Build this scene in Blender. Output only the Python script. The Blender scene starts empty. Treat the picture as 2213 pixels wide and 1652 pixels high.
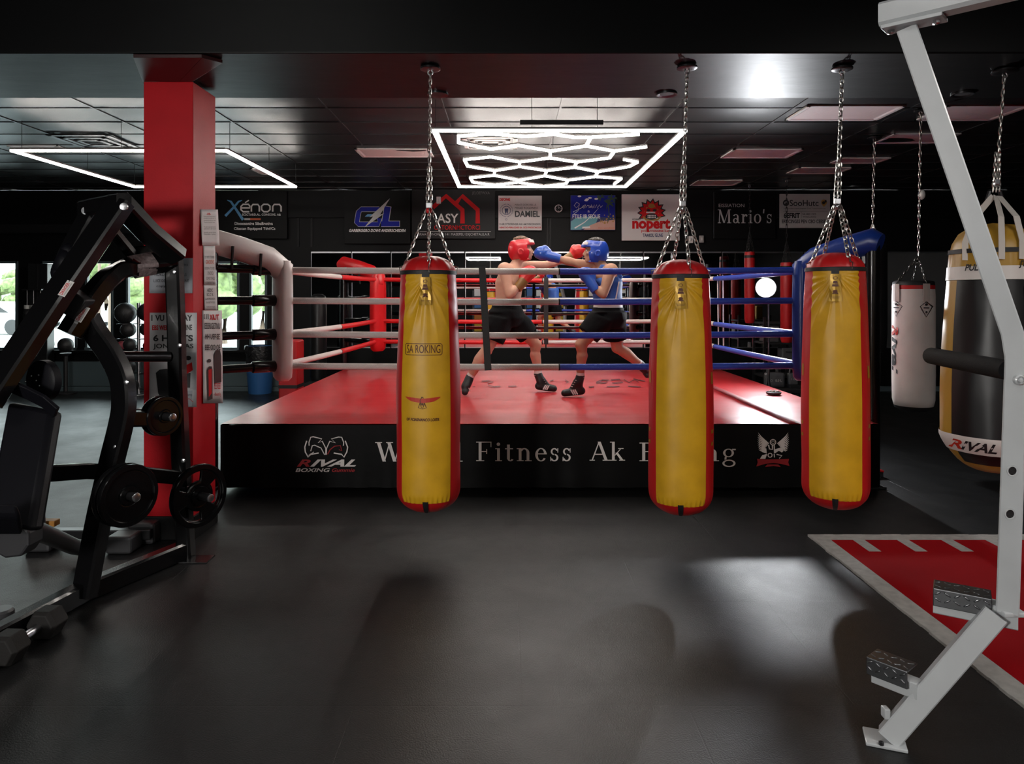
import bpy, bmesh, math, random
from mathutils import Vector as V, Matrix as M4, noise as NZ
random.seed(7)
S = bpy.context.scene
COL = S.collection
PI = math.pi
F, VX, VY, H = 1550.0, 1098.0, 642.0, 1.5      # focal length in px, vanishing point, eye height

def P(px, py, d):                 # the point seen at a pixel, d metres into the room
    return V(((px - VX) / F * d, d, H - (py - VY) / F * d))
def G(px, py, z=0.0):             # the point seen at a pixel on the level plane z
    return P(px, py, (H - z) * F / (py - VY))

# ------------------------------------------------------------------ materials
MATS = {}
def mat(name, col, rough=0.5, metal=0.0, spec=0.5, bump=0.0, bscale=40.0, bstretch=(1, 1, 1), var=0.0, vscale=6.0,
        emit=None, estr=0.0, coat=0.0, trans=0.0, alpha=1.0, rvar=0.0):
    m = bpy.data.materials.new(name); m.use_nodes = True
    nt = m.node_tree; b = nt.nodes['Principled BSDF']
    b.inputs['Base Color'].default_value = (*col, 1)
    b.inputs['Roughness'].default_value = rough
    b.inputs['Metallic'].default_value = metal
    b.inputs['Specular IOR Level'].default_value = spec
    b.inputs['Coat Weight'].default_value = coat
    b.inputs['Transmission Weight'].default_value = trans
    if emit is not None:
        b.inputs['Emission Color'].default_value = (*emit, 1)
        b.inputs['Emission Strength'].default_value = estr
    if bump or var or rvar:
        tc = nt.nodes.new('ShaderNodeTexCoord'); mp = nt.nodes.new('ShaderNodeMapping')
        nt.links.new(tc.outputs['Object'], mp.inputs['Vector'])
        mp.inputs['Scale'].default_value = bstretch
        if bump:
            n = nt.nodes.new('ShaderNodeTexNoise'); n.inputs['Scale'].default_value = bscale; n.inputs['Detail'].default_value = 4
            bp = nt.nodes.new('ShaderNodeBump'); bp.inputs['Strength'].default_value = bump; bp.inputs['Distance'].default_value = 0.02
            nt.links.new(mp.outputs[0], n.inputs['Vector']); nt.links.new(n.outputs['Fac'], bp.inputs['Height'])
            nt.links.new(bp.outputs[0], b.inputs['Normal'])
        if var or rvar:
            n2 = nt.nodes.new('ShaderNodeTexNoise'); n2.inputs['Scale'].default_value = vscale; n2.inputs['Detail'].default_value = 5
            nt.links.new(tc.outputs['Object'], n2.inputs['Vector'])
            if var:
                r = nt.nodes.new('ShaderNodeValToRGB')
                r.color_ramp.elements[0].position = 0.3; r.color_ramp.elements[1].position = 0.7
                r.color_ramp.elements[0].color = (*[c * (1 - var) for c in col], 1)
                r.color_ramp.elements[1].color = (*[min(1, c * (1 + var)) for c in col], 1)
                nt.links.new(n2.outputs['Fac'], r.inputs['Fac']); nt.links.new(r.outputs[0], b.inputs['Base Color'])
            if rvar:
                mr = nt.nodes.new('ShaderNodeMapRange'); mr.inputs['From Min'].default_value = .3; mr.inputs['From Max'].default_value = .7
                mr.inputs['To Min'].default_value = max(.03, rough - rvar); mr.inputs['To Max'].default_value = rough + rvar
                nt.links.new(n2.outputs['Fac'], mr.inputs['Value']); nt.links.new(mr.outputs[0], b.inputs['Roughness'])
    MATS[name] = m
    return m
def lin(r, g, b):                 # sRGB 0-255 to linear
    f = lambda c: (c / 255 / 12.92) if c <= 10 else ((c / 255 + 0.055) / 1.055) ** 2.4
    return (f(r), f(g), f(b))

# ------------------------------------------------------------------ objects
def tag(o, label=None, cat=None, group=None, kind=None):
    if label: o['label'] = label
    if cat: o['category'] = cat
    if group: o['group'] = group
    if kind: o['kind'] = kind
    return o
def empty(name, loc=(0, 0, 0), label=None, cat=None, group=None):
    o = bpy.data.objects.new(name, None); COL.objects.link(o); o.location = loc
    o.empty_display_size = 0.1
    return tag(o, label, cat, group)
def children(o): return [c for c in COL.objects if c.parent == o]
def copy_tree(o, parent=None):
    c = o.copy(); COL.objects.link(c)
    if parent is not None: c.parent = parent
    for ch in KIDS.get(o.name, []):
        copy_tree(bpy.data.objects[ch], c)
    return c
KIDS = {}

class MB:
    """collects shapes and links them as ONE mesh object"""
    def __init__(s): s.v = []; s.f = []; s.m = []; s.cur = 0
    def add(s, vs, fs):
        n = len(s.v); s.v += [V(p) for p in vs]
        for f in fs: s.f.append([i + n for i in f]); s.m.append(s.cur)
        return s
    def box(s, c, sz, R=None):
        c = V(c); hx, hy, hz = sz[0] / 2, sz[1] / 2, sz[2] / 2
        vs = []
        for x in (-hx, hx):
            for y in (-hy, hy):
                for z in (-hz, hz):
                    p = V((x, y, z))
                    if R is not None: p = R @ p
                    vs.append(c + p)
        return s.add(vs, [(0, 1, 3, 2), (4, 6, 7, 5), (0, 4, 5, 1), (2, 3, 7, 6), (0, 2, 6, 4), (1, 5, 7, 3)])
    def span(s, a, b): # box from corner to corner
        a, b = V(a), V(b); return s.box((a + b) / 2, [abs(x) for x in (b - a)])
    def sweep(s, prof, pts, up=(0, 0, 1), caps=True, scale=None, closed=False):
        pts = [V(p) for p in pts]; up = V(up); n = len(pts); k = len(prof); vs = []; lastx = None
        for i, p in enumerate(pts):
            if closed: a = pts[i] - pts[i - 1]; b = pts[(i + 1) % n] - pts[i]
            else:
                a = pts[i] - pts[i - 1] if i else pts[1] - pts[0]
                b = pts[i + 1] - pts[i] if i < n - 1 else a
            a = a.normalized(); b = b.normalized(); t = (a + b)
            t = t.normalized() if t.length > 1e-6 else a
            x = t.cross(up)
            if x.length < 1e-4: x = lastx if lastx is not None else t.cross(V((1, 0, 0)) if abs(t.x) < .9 else V((0, 1, 0)))
            x.normalize(); lastx = x; y = x.cross(t).normalized()
            mit = 1 / max(.5, math.sqrt(max(0.01, (1 + a.dot(b)) / 2)))
            sc = scale[i] if scale else 1
            bend = (b - a); bx = abs(bend.dot(x)); by = abs(bend.dot(y))
            mx = mit if bx > by else 1; my = mit if by >= bx else 1
            for (u, w) in prof: vs.append(p + x * u * sc * mx + y * w * sc * my)
        fs = []
        rng = n if closed else n - 1
        for i in range(rng):
            j = (i + 1) % n
            for q in range(k):
                r = (q + 1) % k
                fs.append((i * k + q, i * k + r, j * k + r, j * k + q))
        if caps and not closed:
            fs.append(tuple(range(k - 1, -1, -1))); fs.append(tuple((n - 1) * k + q for q in range(k)))
        return s.add(vs, fs)
    def bar(s, a, b, w, h=None, up=(0, 0, 1)):
        h = w if h is None else h
        return s.sweep([(-w / 2, -h / 2), (w / 2, -h / 2), (w / 2, h / 2), (-w / 2, h / 2)], [a, b], up)
    def path(s, pts, w, h=None, up=(0, 0, 1), ch=.14):
        h = w if h is None else h; c = min(w, h) * ch
        pr = [(-w/2+c, -h/2), (w/2-c, -h/2), (w/2, -h/2+c), (w/2, h/2-c), (w/2-c, h/2), (-w/2+c, h/2), (-w/2, h/2-c), (-w/2, -h/2+c)]
        return s.sweep(pr, pts, up)
    def tube(s, pts, r, seg=12, up=(0, 0, 1), caps=True, closed=False):
        rr = r if isinstance(r, (list, tuple)) else None
        pr = [(math.cos(2 * PI * i / seg), math.sin(2 * PI * i / seg)) for i in range(seg)]
        return s.sweep(pr, pts, up, caps, rr if rr else [r] * len(pts), closed)
    def ell(s, c, r, seg=20, rings=12, R=None):
        c = V(c); r = r if isinstance(r, (list, tuple)) else (r, r, r); vs = []; fs = []
        def pt(x, y, z):
            p = V((x * r[0], y * r[1], z * r[2]))
            return c + (R @ p if R is not None else p)
        vs.append(pt(0, 0, -1))
        for i in range(1, rings):
            a = -PI / 2 + PI * i / rings
            for j in range(seg): b = 2 * PI * j / seg; vs.append(pt(math.cos(a) * math.cos(b), math.cos(a) * math.sin(b), math.sin(a)))
        vs.append(pt(0, 0, 1))
        for j in range(seg): fs.append((0, 1 + (j + 1) % seg, 1 + j))
        for i in range(rings - 2):
            for j in range(seg):
                a = 1 + i * seg + j; b = 1 + i * seg + (j + 1) % seg
                fs.append((a, b, b + seg, a + seg))
        t = len(vs) - 1; o = 1 + (rings - 2) * seg
        for j in range(seg): fs.append((o + j, o + (j + 1) % seg, t))
        return s.add(vs, fs)
    def cap(s, pts, rs, seg=14):   # a limb: tapering tube with rounded ends
        s.tube(pts, rs, seg)
        s.ell(pts[0], rs[0] * .999, seg, 8); s.ell(pts[-1], rs[-1] * .999, seg, 8)
        for p, r in list(zip(pts, rs))[1:-1]: s.ell(p, r * .98, seg, 8)
        return s
    def lathe(s, prof, c=(0, 0, 0), axis=(0, 0, 1), seg=32, caps=True):
        c = V(c); q = V((0, 0, 1)).rotation_difference(V(axis)); vs = []; fs = []; n = len(prof)
        for (r, z) in prof:
            for j in range(seg):
                b = 2 * PI * j / seg; vs.append(c + q @ V((r * math.cos(b), r * math.sin(b), z)))
        for i in range(n - 1):
            for j in range(seg):
                k = (j + 1) % seg; fs.append((i * seg + j, i * seg + k, (i + 1) * seg + k, (i + 1) * seg + j))
        if caps:
            fs.append(tuple(range(seg - 1, -1, -1))); fs.append(tuple((n - 1) * seg + j for j in range(seg)))
        return s.add(vs, fs)
    def grid(s, fn, nu, nv, closeu=False):
        vs = [fn(i / nu, j / nv) for j in range(nv + 1) for i in range(nu + (0 if closeu else 1))]
        w = nu if closeu else nu + 1; fs = []
        for j in range(nv):
            for i in range(nu):
                k = (i + 1) % w if closeu else i + 1
                fs.append((j * w + i, j * w + k, (j + 1) * w + k, (j + 1) * w + i))
        return s.add(vs, fs)
    def prism(s, poly, off):       # planar 3-D polygon pushed along off
        off = V(off); n = len(poly); vs = [V(p) for p in poly] + [V(p) + off for p in poly]
        fs = [tuple(range(n)), tuple(range(2 * n - 1, n - 1, -1))]
        fs += [(i, i + n, (i + 1) % n + n, (i + 1) % n) for i in range(n)]
        return s.add(vs, fs)
    def build(s, name, material, parent=None, smooth=None, bevel=0, solid=0, sub=0, origin=None):
        me = bpy.data.meshes.new(name)
        vs = s.v; o0 = V((0, 0, 0))
        if parent is None:
            if origin is None and vs:
                lo = [min(p[i] for p in vs) for i in range(3)]; hi = [max(p[i] for p in vs) for i in range(3)]
                o0 = V(((lo[0] + hi[0]) / 2, (lo[1] + hi[1]) / 2, lo[2]))
            elif origin is not None: o0 = V(origin)
        else: o0 = WORLD[parent.name]
        me.from_pydata([p - o0 for p in vs], [], s.f)
        ms = material if isinstance(material, (list, tuple)) else [material]
        for m_ in ms: me.materials.append(m_)
        if len(ms) > 1: me.polygons.foreach_set('material_index', s.m)
        bm = bmesh.new(); bm.from_mesh(me); bmesh.ops.recalc_face_normals(bm, faces=bm.faces); bm.to_mesh(me); bm.free()
        o = bpy.data.objects.new(name, me); COL.objects.link(o)
        if parent is not None:
            o.parent = parent; KIDS.setdefault(parent.name, []).append(o.name); WORLD[o.name] = o0
        else: o.location = o0; WORLD[o.name] = o0
        if smooth is not None:
            me.polygons.foreach_set('use_smooth', [True] * len(me.polygons))
            if smooth < 180:
                me.set_sharp_from_angle(angle=math.radians(smooth))
        if bevel:
            b = o.modifiers.new('bevel', 'BEVEL'); b.width = bevel; b.segments = 2; b.limit_method = 'ANGLE'; b.angle_limit = math.radians(40)
        if solid:
            d = o.modifiers.new('solid', 'SOLIDIFY'); d.thickness = solid; d.offset = 0
        if sub:
            d = o.modifiers.new('sub', 'SUBSURF'); d.levels = sub; d.render_levels = sub
        me.update()
        return o
WORLD = {}
def thing(name, loc, label, cat, group=None):
    o = empty(name, loc, label, cat, group); WORLD[o.name] = V(loc); return o

DG = bpy.context.evaluated_depsgraph_get
def blob(mb, voxel=.012, smooth=6, fac=.5):
    """fuses the shapes of an MB into one continuous skin"""
    me = bpy.data.meshes.new('t'); me.from_pydata([tuple(p) for p in mb.v], [], mb.f)
    bm = bmesh.new(); bm.from_mesh(me); bmesh.ops.recalc_face_normals(bm, faces=bm.faces); bm.to_mesh(me); bm.free()
    o = bpy.data.objects.new('t', me); COL.objects.link(o)
    r = o.modifiers.new('r', 'REMESH'); r.mode = 'VOXEL'; r.voxel_size = voxel
    if smooth:
        q = o.modifiers.new('s', 'SMOOTH'); q.iterations = smooth; q.factor = fac
    dg = DG(); dg.update(); ev = o.evaluated_get(dg); e = ev.to_mesh()
    out = MB(); out.add([v.co.copy() for v in e.vertices], [tuple(p.vertices) for p in e.polygons])
    ev.to_mesh_clear(); bpy.data.objects.remove(o); bpy.data.meshes.remove(me)
    return out

TCACHE = {}
def text_shape(body, shear=0.0, bold=0.0, space=1.0):
    key = (body, shear, bold, space)
    if key in TCACHE: return TCACHE[key]
    cu = bpy.data.curves.new('t', 'FONT'); cu.body = body; cu.size = 1; cu.shear = shear; cu.offset = bold
    cu.space_character = space; cu.resolution_u = 3; cu.fill_mode = 'FRONT'
    o = bpy.data.objects.new('t', cu); COL.objects.link(o)
    dg = DG(); dg.update(); ev = o.evaluated_get(dg); e = ev.to_mesh()
    vs = [v.co.copy() for v in e.vertices]; fs = [tuple(p.vertices) for p in e.polygons]
    ev.to_mesh_clear(); bpy.data.objects.remove(o); bpy.data.curves.remove(cu)
    x0 = min(v.x for v in vs); x1 = max(v.x for v in vs); y0 = min(v.y for v in vs); y1 = max(v.y for v in vs)
    r = ([((v.x - x0) / (x1 - x0), (v.y - y0) / (y1 - y0)) for v in vs], fs)
    TCACHE[key] = r
    return r

class Flat(MB):
    """flat printed shapes: works in any 2-D coordinates that 'to' turns into points"""
    def __init__(s, to, nudge=(0, -1, 0)): MB.__init__(s); s.to = to; s.nudge = V(nudge); s.lv = 0; s.hold = False
    def poly(s, pts):           # each overlapping shape is a fresh film of ink, a hair above the last
        if not s.hold: s.lv += 1
        o = s.nudge * (.00015 * (s.lv % 12)); return s.add([s.to(*p) + o for p in pts], [tuple(range(len(pts)))])
    def rect(s, x0, y0, x1, y1): return s.poly([(x0, y0), (x1, y0), (x1, y1), (x0, y1)])
    def text(s, body, x0, y0, x1, y1, **k):
        vs, fs = text_shape(body, **k)
        return s.add([s.to(x0 + (x1 - x0) * u, y1 + (y0 - y1) * w) for u, w in vs], fs)
    def stroke(s, pts, w, closed=False):
        n = len(pts); ws = w if isinstance(w, (list, tuple)) else [w] * n; L = []; R = []; s.lv += 1; s.hold = True
        for i, (x, y) in enumerate(pts):
            if closed: a = pts[i - 1]; b = pts[(i + 1) % n]
            else: a = pts[max(0, i - 1)]; b = pts[min(n - 1, i + 1)]
            dx, dy = b[0] - a[0], b[1] - a[1]; l = math.hypot(dx, dy) or 1
            nx, ny = -dy / l * ws[i] / 2, dx / l * ws[i] / 2
            L.append((x + nx, y + ny)); R.append((x - nx, y - ny))
        for i in range(n if closed else n - 1):
            j = (i + 1) % n; s.poly([L[i], R[i], R[j], L[j]])
        s.hold = False; return s
    def arc(s, cx, cy, rx, ry, a0, a1, w, n=20):
        return s.stroke([(cx + rx * math.cos(math.radians(a0 + (a1 - a0) * i / n)), cy - ry * math.sin(math.radians(a0 + (a1 - a0) * i / n))) for i in range(n + 1)], w)
    def ring(s, cx, cy, r, w, n=24): return s.arc(cx, cy, r, r, 0, 360, w, n)
    def disc(s, cx, cy, rx, ry=None, n=20):
        ry = rx if ry is None else ry
        return s.poly([(cx + rx * math.cos(2 * PI * i / n), cy + ry * math.sin(2 * PI * i / n)) for i in range(n)])
    def bow(s, cx, cy, rx, ry, ti, tv, a0, a1, n=22):   # letter bowl: thick at the sides, thin above and below
        o = []; i_ = []
        for k in range(n + 1):
            a = math.radians(a0 + (a1 - a0) * k / n)
            o.append((cx + rx * math.cos(a), cy + ry * math.sin(a))); i_.append((cx + (rx - ti) * math.cos(a), cy + (ry - tv) * math.sin(a)))
        s.lv += 1; s.hold = True
        for k in range(n): s.poly([o[k], o[k + 1], i_[k + 1], i_[k]])
        s.hold = False; return s

T_, t_ = .135, .05
def R_(a, b, c, d): return ('r', a, b, c, d)
def L_(a, b, c, d, w): return ('l', a, b, c, d, w)
SERIF = {
 'F': (.76, [R_(.12, 0, .255, 1), R_(.0, 0, .38, .045), R_(.0, .955, .72, 1), R_(.68, .72, .72, 1), R_(.25, .47, .52, .52), R_(.48, .37, .52, .62)]),
 'i': (.36, [R_(.11, 0, .24, .66), R_(.02, 0, .34, .045), R_(.02, .62, .2, .66), ('d', .17, .87, .085)]),
 't': (.42, [R_(.1, .12, .23, .85), R_(.0, .61, .38, .66), ('b', .26, .17, .16, .18, .12, .05, 180, 330)]),
 'n': (.76, [R_(.11, 0, .24, .66), R_(.02, 0, .34, .045), R_(.02, .62, .2, .66), ('b', .37, .42, .24, .25, .13, .06, 0, 150), R_(.48, 0, .61, .44), R_(.4, 0, .72, .045)]),
 'e': (.58, [('b', .28, .33, .27, .345, .12, .05, 5, 325), R_(.1, .35, .55, .4)]),
 's': (.46, [('b', .21, .49, .17, .18, .08, .06, 20, 260), ('b', .21, .18, .19, .19, .09, .06, -165, 85), R_(.355, .44, .395, .66), R_(.02, 0, .06, .22)]),
 'A': (.92, [L_(.1, 0, .45, 1, .055), L_(.8, 0, .45, 1, .14), R_(.2, .31, .66, .36), R_(-.02, 0, .24, .045), R_(.62, 0, .98, .045)]),
 'k': (.72, [R_(.1, 0, .23, 1), R_(.0, 0, .32, .045), R_(.0, .955, .2, 1), L_(.22, .26, .54, .64, .05), L_(.32, .42, .6, .02, .13), R_(.4, .62, .66, .66), R_(.45, 0, .74, .045)]),
 'W': (1.3, [L_(.14, 1, .4, 0, .14), L_(.4, 0, .64, 1, .05), L_(.6, 1, .86, 0, .14), L_(.86, 0, 1.12, 1, .05), R_(0, .955, .3, 1), R_(.48, .955, .78, 1), R_(.98, .955, 1.26, 1)]),
 'o': (.6, [('b', .3, .33, .29, .345, .13, .05, 0, 360)]),
 'r': (.5, [R_(.11, 0, .24, .66), R_(.02, 0, .36, .045), R_(.02, .62, .2, .66), ('b', .38, .44, .17, .22, .1, .08, 40, 170), ('d', .44, .55, .07)]),
 'l': (.36, [R_(.11, 0, .24, 1), R_(.02, 0, .34, .045), R_(.02, .955, .2, 1)]),
 'd': (.7, [R_(.46, 0, .59, 1), R_(.46, 0, .7, .045), R_(.37, .955, .5, 1), ('b', .32, .33, .3, .345, .13, .05, 30, 330)]),
 'B': (.78, [R_(.12, 0, .255, 1), R_(0, 0, .4, .045), R_(0, .955, .4, 1), R_(.2, .49, .42, .54), ('b', .38, .75, .27, .25, .13, .05, -90, 90), ('b', .4, .27, .32, .27, .14, .05, -90, 90)]),
 'x': (.66, [L_(.1, .64, .54, .02, .13), L_(.1, .02, .52, .64, .05), R_(0, 0, .24, .045), R_(.38, 0, .66, .045), R_(0, .615, .28, .66), R_(.38, .615, .62, .66)]),
 'g': (.62, [('b', .28, .44, .24, .23, .1, .045, 0, 360), ('b', .3, -.12, .29, .2, .09, .06, 0, 360), L_(.16, .24, .14, .08, .08), R_(.44, .59, .6, .66)]),
 'M': (1.1, [L_(.12, 0, .16, 1, .055), L_(.16, 1, .52, .02, .13), L_(.52, .02, .86, 1, .05), R_(.84, 0, .97, 1), R_(0, 0, .26, .045), R_(0, .955, .24, 1), R_(.74, 0, 1.08, .045), R_(.82, .955, 1.06, 1)]),
 'a': (.6, [R_(.36, .04, .48, .5), ('b', .26, .47, .22, .19, .11, .05, 0, 160), ('b', .24, .18, .2, .19, .11, .05, 20, 340), R_(.44, 0, .58, .05)]),
 "'": (.26, [L_(.13, 1.02, .1, .72, .09)]),
}
def serif(fl, word, x0, base, x1, cap, gap=.07):
    """a word in a bracketless roman face between x0 and x1 on a baseline; cap = capital height"""
    w = sum(SERIF[c][0] for c in word) + gap * (len(word) - 1); k = (x1 - x0) / w; x = x0
    for c in word:
        for g in SERIF[c][1]:
            X = lambda u: x + u * k
            Y = lambda v: base - v * cap
            if g[0] == 'r': fl.rect(X(g[1]), Y(g[2]), X(g[3]), Y(g[4]))
            elif g[0] == 'l':
                hw = g[5] / 2 * 1.05
                fl.poly([(X(g[1] - hw), Y(g[2])), (X(g[1] + hw), Y(g[2])), (X(g[3] + hw), Y(g[4])), (X(g[3] - hw), Y(g[4]))])
            elif g[0] == 'd': fl.disc(X(g[1]), Y(g[2]), g[3] * k, g[3] * cap)
            elif g[0] == 'b': fl.bow(X(g[1]), Y(g[2]), g[3] * k, -g[4] * cap, g[5] * k, -g[6] * cap, g[7], g[8])
        x += (SERIF[c][0] + gap) * k
# ------------------------------------------------------------------ palette
mat('black_paint', (.003, .0032, .0036), .5, spec=.25, bump=.05, bscale=60)
mat('wall_black', (.0034, .0036, .0041), .55, spec=.18, bump=.04, bscale=50)
mat('wall_slate', (.085, .12, .13), .45, bump=.04, bscale=40)
mat('beam_black', (.0025, .0027, .003), .42, spec=.16, bump=.14, bscale=2.2, bstretch=(1, 2.5, 1))
mat('grid_metal', (.022, .022, .024), .35, metal=.2)
mat('ceiling_tile', (.012, .0125, .0135), .34, bump=.10, bscale=120)
mat('pillar_red', (.46, .004, .010), .5, spec=.22, bump=.05, bscale=90, var=.06)
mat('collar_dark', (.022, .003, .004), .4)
mat('mirror', (.82, .84, .85), .012, metal=1.0)
mat('steel', (.55, .56, .58), .28, metal=1.0)
mat('dark_steel', (.08, .08, .085), .3, metal=.9)
mat('chain_steel', (.62, .61, .58), .3, metal=1.0)
mat('gloss_black', (.004, .004, .0045), .22, coat=.15, spec=.4, bump=.03, bscale=200)
mat('matte_black', (.012, .012, .013), .55)
mat('rubber', (.011, .011, .012), .42, bump=.06, bscale=160)
mat('white_plastic', (.62, .62, .6), .4)
mat('housing_grey', (.16, .15, .14), .4)
mat('led', (1, 1, 1), .4, emit=(1.0, .93, .86), estr=32)
mat('added_panel_face', (.8, .8, .8), .4, emit=(1.0, .97, .93), estr=2.6)
mat('troffer_white', (.62, .55, .54), .45, bump=.12, bscale=30)
mat('slate_frame', (.075, .105, .115), .4)
mat('frame_black', (.01, .011, .012), .4)

def glass_mat():
    m = bpy.data.materials.new('window_glass'); m.use_nodes = True; nt = m.node_tree; nt.nodes.clear()
    o = nt.nodes.new('ShaderNodeOutputMaterial'); t = nt.nodes.new('ShaderNodeBsdfTransparent'); g = nt.nodes.new('ShaderNodeBsdfGlossy')
    g.inputs['Roughness'].default_value = .02; t.inputs['Color'].default_value = (.93, .97, .96, 1)
    mx = nt.nodes.new('ShaderNodeMixShader'); fr = nt.nodes.new('ShaderNodeFresnel'); fr.inputs['IOR'].default_value = 1.4
    nt.links.new(fr.outputs[0], mx.inputs[0]); nt.links.new(t.outputs[0], mx.inputs[1]); nt.links.new(g.outputs[0], mx.inputs[2]); nt.links.new(mx.outputs[0], o.inputs[0])
    MATS['window_glass'] = m
glass_mat()

def floor_mat():
    m = mat('rubber_floor', (.013, .0132, .014), .46, spec=.46); nt = m.node_tree; b = nt.nodes['Principled BSDF']
    tc = nt.nodes.new('ShaderNodeTexCoord'); mp = nt.nodes.new('ShaderNodeMapping'); nt.links.new(tc.outputs['Object'], mp.inputs[0])
    mp.inputs['Location'].default_value = (1.17, .07, 0)
    br = nt.nodes.new('ShaderNodeTexBrick'); br.inputs['Scale'].default_value = 1; br.inputs['Brick Width'].default_value = 1.22; br.inputs['Row Height'].default_value = .9
    br.inputs['Mortar Size'].default_value = .0034; br.inputs['Mortar Smooth'].default_value = .2; br.offset = .5
    br.inputs['Color1'].default_value = (.0058, .0059, .0062, 1); br.inputs['Color2'].default_value = (.0070, .0070, .0072, 1); br.inputs['Mortar'].default_value = (.0015, .0015, .0015, 1)
    nt.links.new(mp.outputs[0], br.inputs['Vector'])
    n = nt.nodes.new('ShaderNodeTexNoise'); n.inputs['Scale'].default_value = 170; n.inputs['Detail'].default_value = 4
    n2 = nt.nodes.new('ShaderNodeTexNoise'); n2.inputs['Scale'].default_value = 2.2; n2.inputs['Detail'].default_value = 9; n2.inputs['Roughness'].default_value = .72
    mp2 = nt.nodes.new('ShaderNodeMapping'); mp2.inputs['Rotation'].default_value = (0, 0, .6); mp2.inputs['Scale'].default_value = (1, 1, 1)
    nt.links.new(tc.outputs['Object'], mp2.inputs[0]); nt.links.new(mp2.outputs[0], n2.inputs['Vector']); nt.links.new(tc.outputs['Object'], n.inputs['Vector'])
    mr = nt.nodes.new('ShaderNodeMapRange'); mr.inputs['From Min'].default_value = .3; mr.inputs['From Max'].default_value = .7
    mr.inputs['To Min'].default_value = .37; mr.inputs['To Max'].default_value = .50
    nt.links.new(n2.outputs['Fac'], mr.inputs['Value']); nt.links.new(mr.outputs[0], b.inputs['Roughness'])
    mul = nt.nodes.new('ShaderNodeMix'); mul.data_type = 'RGBA'; mul.blend_type = 'MULTIPLY'; mul.inputs[0].default_value = .7
    cr = nt.nodes.new('ShaderNodeValToRGB'); cr.color_ramp.elements[0].position = .35; cr.color_ramp.elements[0].color = (.55, .55, .55, 1); cr.color_ramp.elements[1].position = .65; cr.color_ramp.elements[1].color = (1.3, 1.3, 1.3, 1)
    nt.links.new(n.outputs['Fac'], cr.inputs[0]); nt.links.new(br.outputs['Color'], mul.inputs[6]); nt.links.new(cr.outputs[0], mul.inputs[7]); nt.links.new(mul.outputs[2], b.inputs['Base Color'])
    ad = nt.nodes.new('ShaderNodeMath'); ad.operation = 'MULTIPLY_ADD'; ad.inputs[1].default_value = -6.0
    nt.links.new(br.outputs['Fac'], ad.inputs[0]); nt.links.new(n.outputs['Fac'], ad.inputs[2])
    bp = nt.nodes.new('ShaderNodeBump'); bp.inputs['Strength'].default_value = .38; bp.inputs['Distance'].default_value = .004
    nt.links.new(ad.outputs[0], bp.inputs['Height']); nt.links.new(bp.outputs[0], b.inputs['Normal'])
floor_mat()

# ------------------------------------------------------------------ shell
XL, XR, YB, YR, ZC = -9.0, 8.6, 11.45, -5.0, 3.2
ZB, Y1, Y2 = 2.85, 3.97, 4.87                     # the dropped beam
def st(o): o['kind'] = 'structure'; return o
st(MB().span((XL, YR, -.1), (XR, YB, 0)).build('floor', MATS['rubber_floor'], origin=(0, 0, -.1)))
st(MB().span((XL - .2, YR, 0), (XL, YB + .2, ZC)).build('wall_left', MATS['wall_black']))
st(MB().span((XR, YR, 0), (XR + .2, YB + .2, ZC)).build('wall_right', MATS['wall_black']))
st(MB().span((XL - .2, YR - .2, 0), (XR + .2, YR, ZC)).build('wall_rear', MATS['wall_black']))
SILL, HEAD = .66, 2.07
px2x = lambda p: (p - VX) / F * YB
WIN = [(-80, 40), (90, 168), (186, 246), (274, 400), (420, 518), (540, 578)]
w = MB(); xe = px2x(578)
w.span((xe, YB, 0), (XR, YB + .2, ZC)); w.span((XL, YB, HEAD), (xe, YB + .2, ZC)); w.span((XL, YB, 0), (xe, YB + .2, SILL))
xs = [XL] + [px2x(p) for q in WIN for p in q]
for i in range(0, len(xs) - 1, 2):
    if xs[i + 1] > xs[i]: w.span((xs[i], YB, SILL), (xs[i + 1], YB + .05, HEAD))
st(w.build('wall_back', MATS['wall_black'], bevel=0))
for i, (a, b) in enumerate(WIN):
    x0, x1 = px2x(a), px2x(b)
    fr = MB(); t = .035
    fr.span((x0, YB - .03, SILL), (x0 + t, YB + .04, HEAD)).span((x1 - t, YB - .03, SILL), (x1, YB + .04, HEAD))
    fr.span((x0, YB - .03, HEAD - t), (x1, YB + .04, HEAD)).span((x0, YB - .05, SILL), (x1, YB + .04, SILL + .035))
    o = st(fr.build('window_%d' % (i + 1), MATS['slate_frame'], bevel=.004))
    MB().span((x0 + t, YB + .01, SILL + .035), (x1 - t, YB + .018, HEAD - t)).build('pane', MATS['window_glass'], o)
# sill ledge, slate dado under it, baseboard, header bands
st(MB().span((XL, YB - .16, SILL - .04), (xe + .25, YB - .03, SILL)).build('trim_1', MATS['black_paint'], bevel=.006))
st(MB().span((XL, YB - .05, .08), (xe + .25, YB - .005, SILL - .19)).build('trim_2', MATS['wall_slate'], bevel=.004))
st(MB().span((XL, YB - .07, 0), (XR, YB - .001, .075)).build('baseboard_back', MATS['wall_slate'], bevel=.004))
st(MB().span((px2x(560), YB - .05, 2.76), (XR, YB - .001, ZC)).build('trim_3', MATS['wall_black'], bevel=.004))
st(MB().span((XL, YB - .26, 2.5), (px2x(330), YB - .001, 2.64)).build('trim_4', MATS['dark_steel'], bevel=.01))
for k, p in enumerate((643, 672, 1181, 1187)):
    st(MB().span((px2x(p), YB - .02, 2.3), (px2x(p) + .03, YB - .001, 2.76)).build('trim_%d' % (5 + k), MATS['black_paint']))
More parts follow.
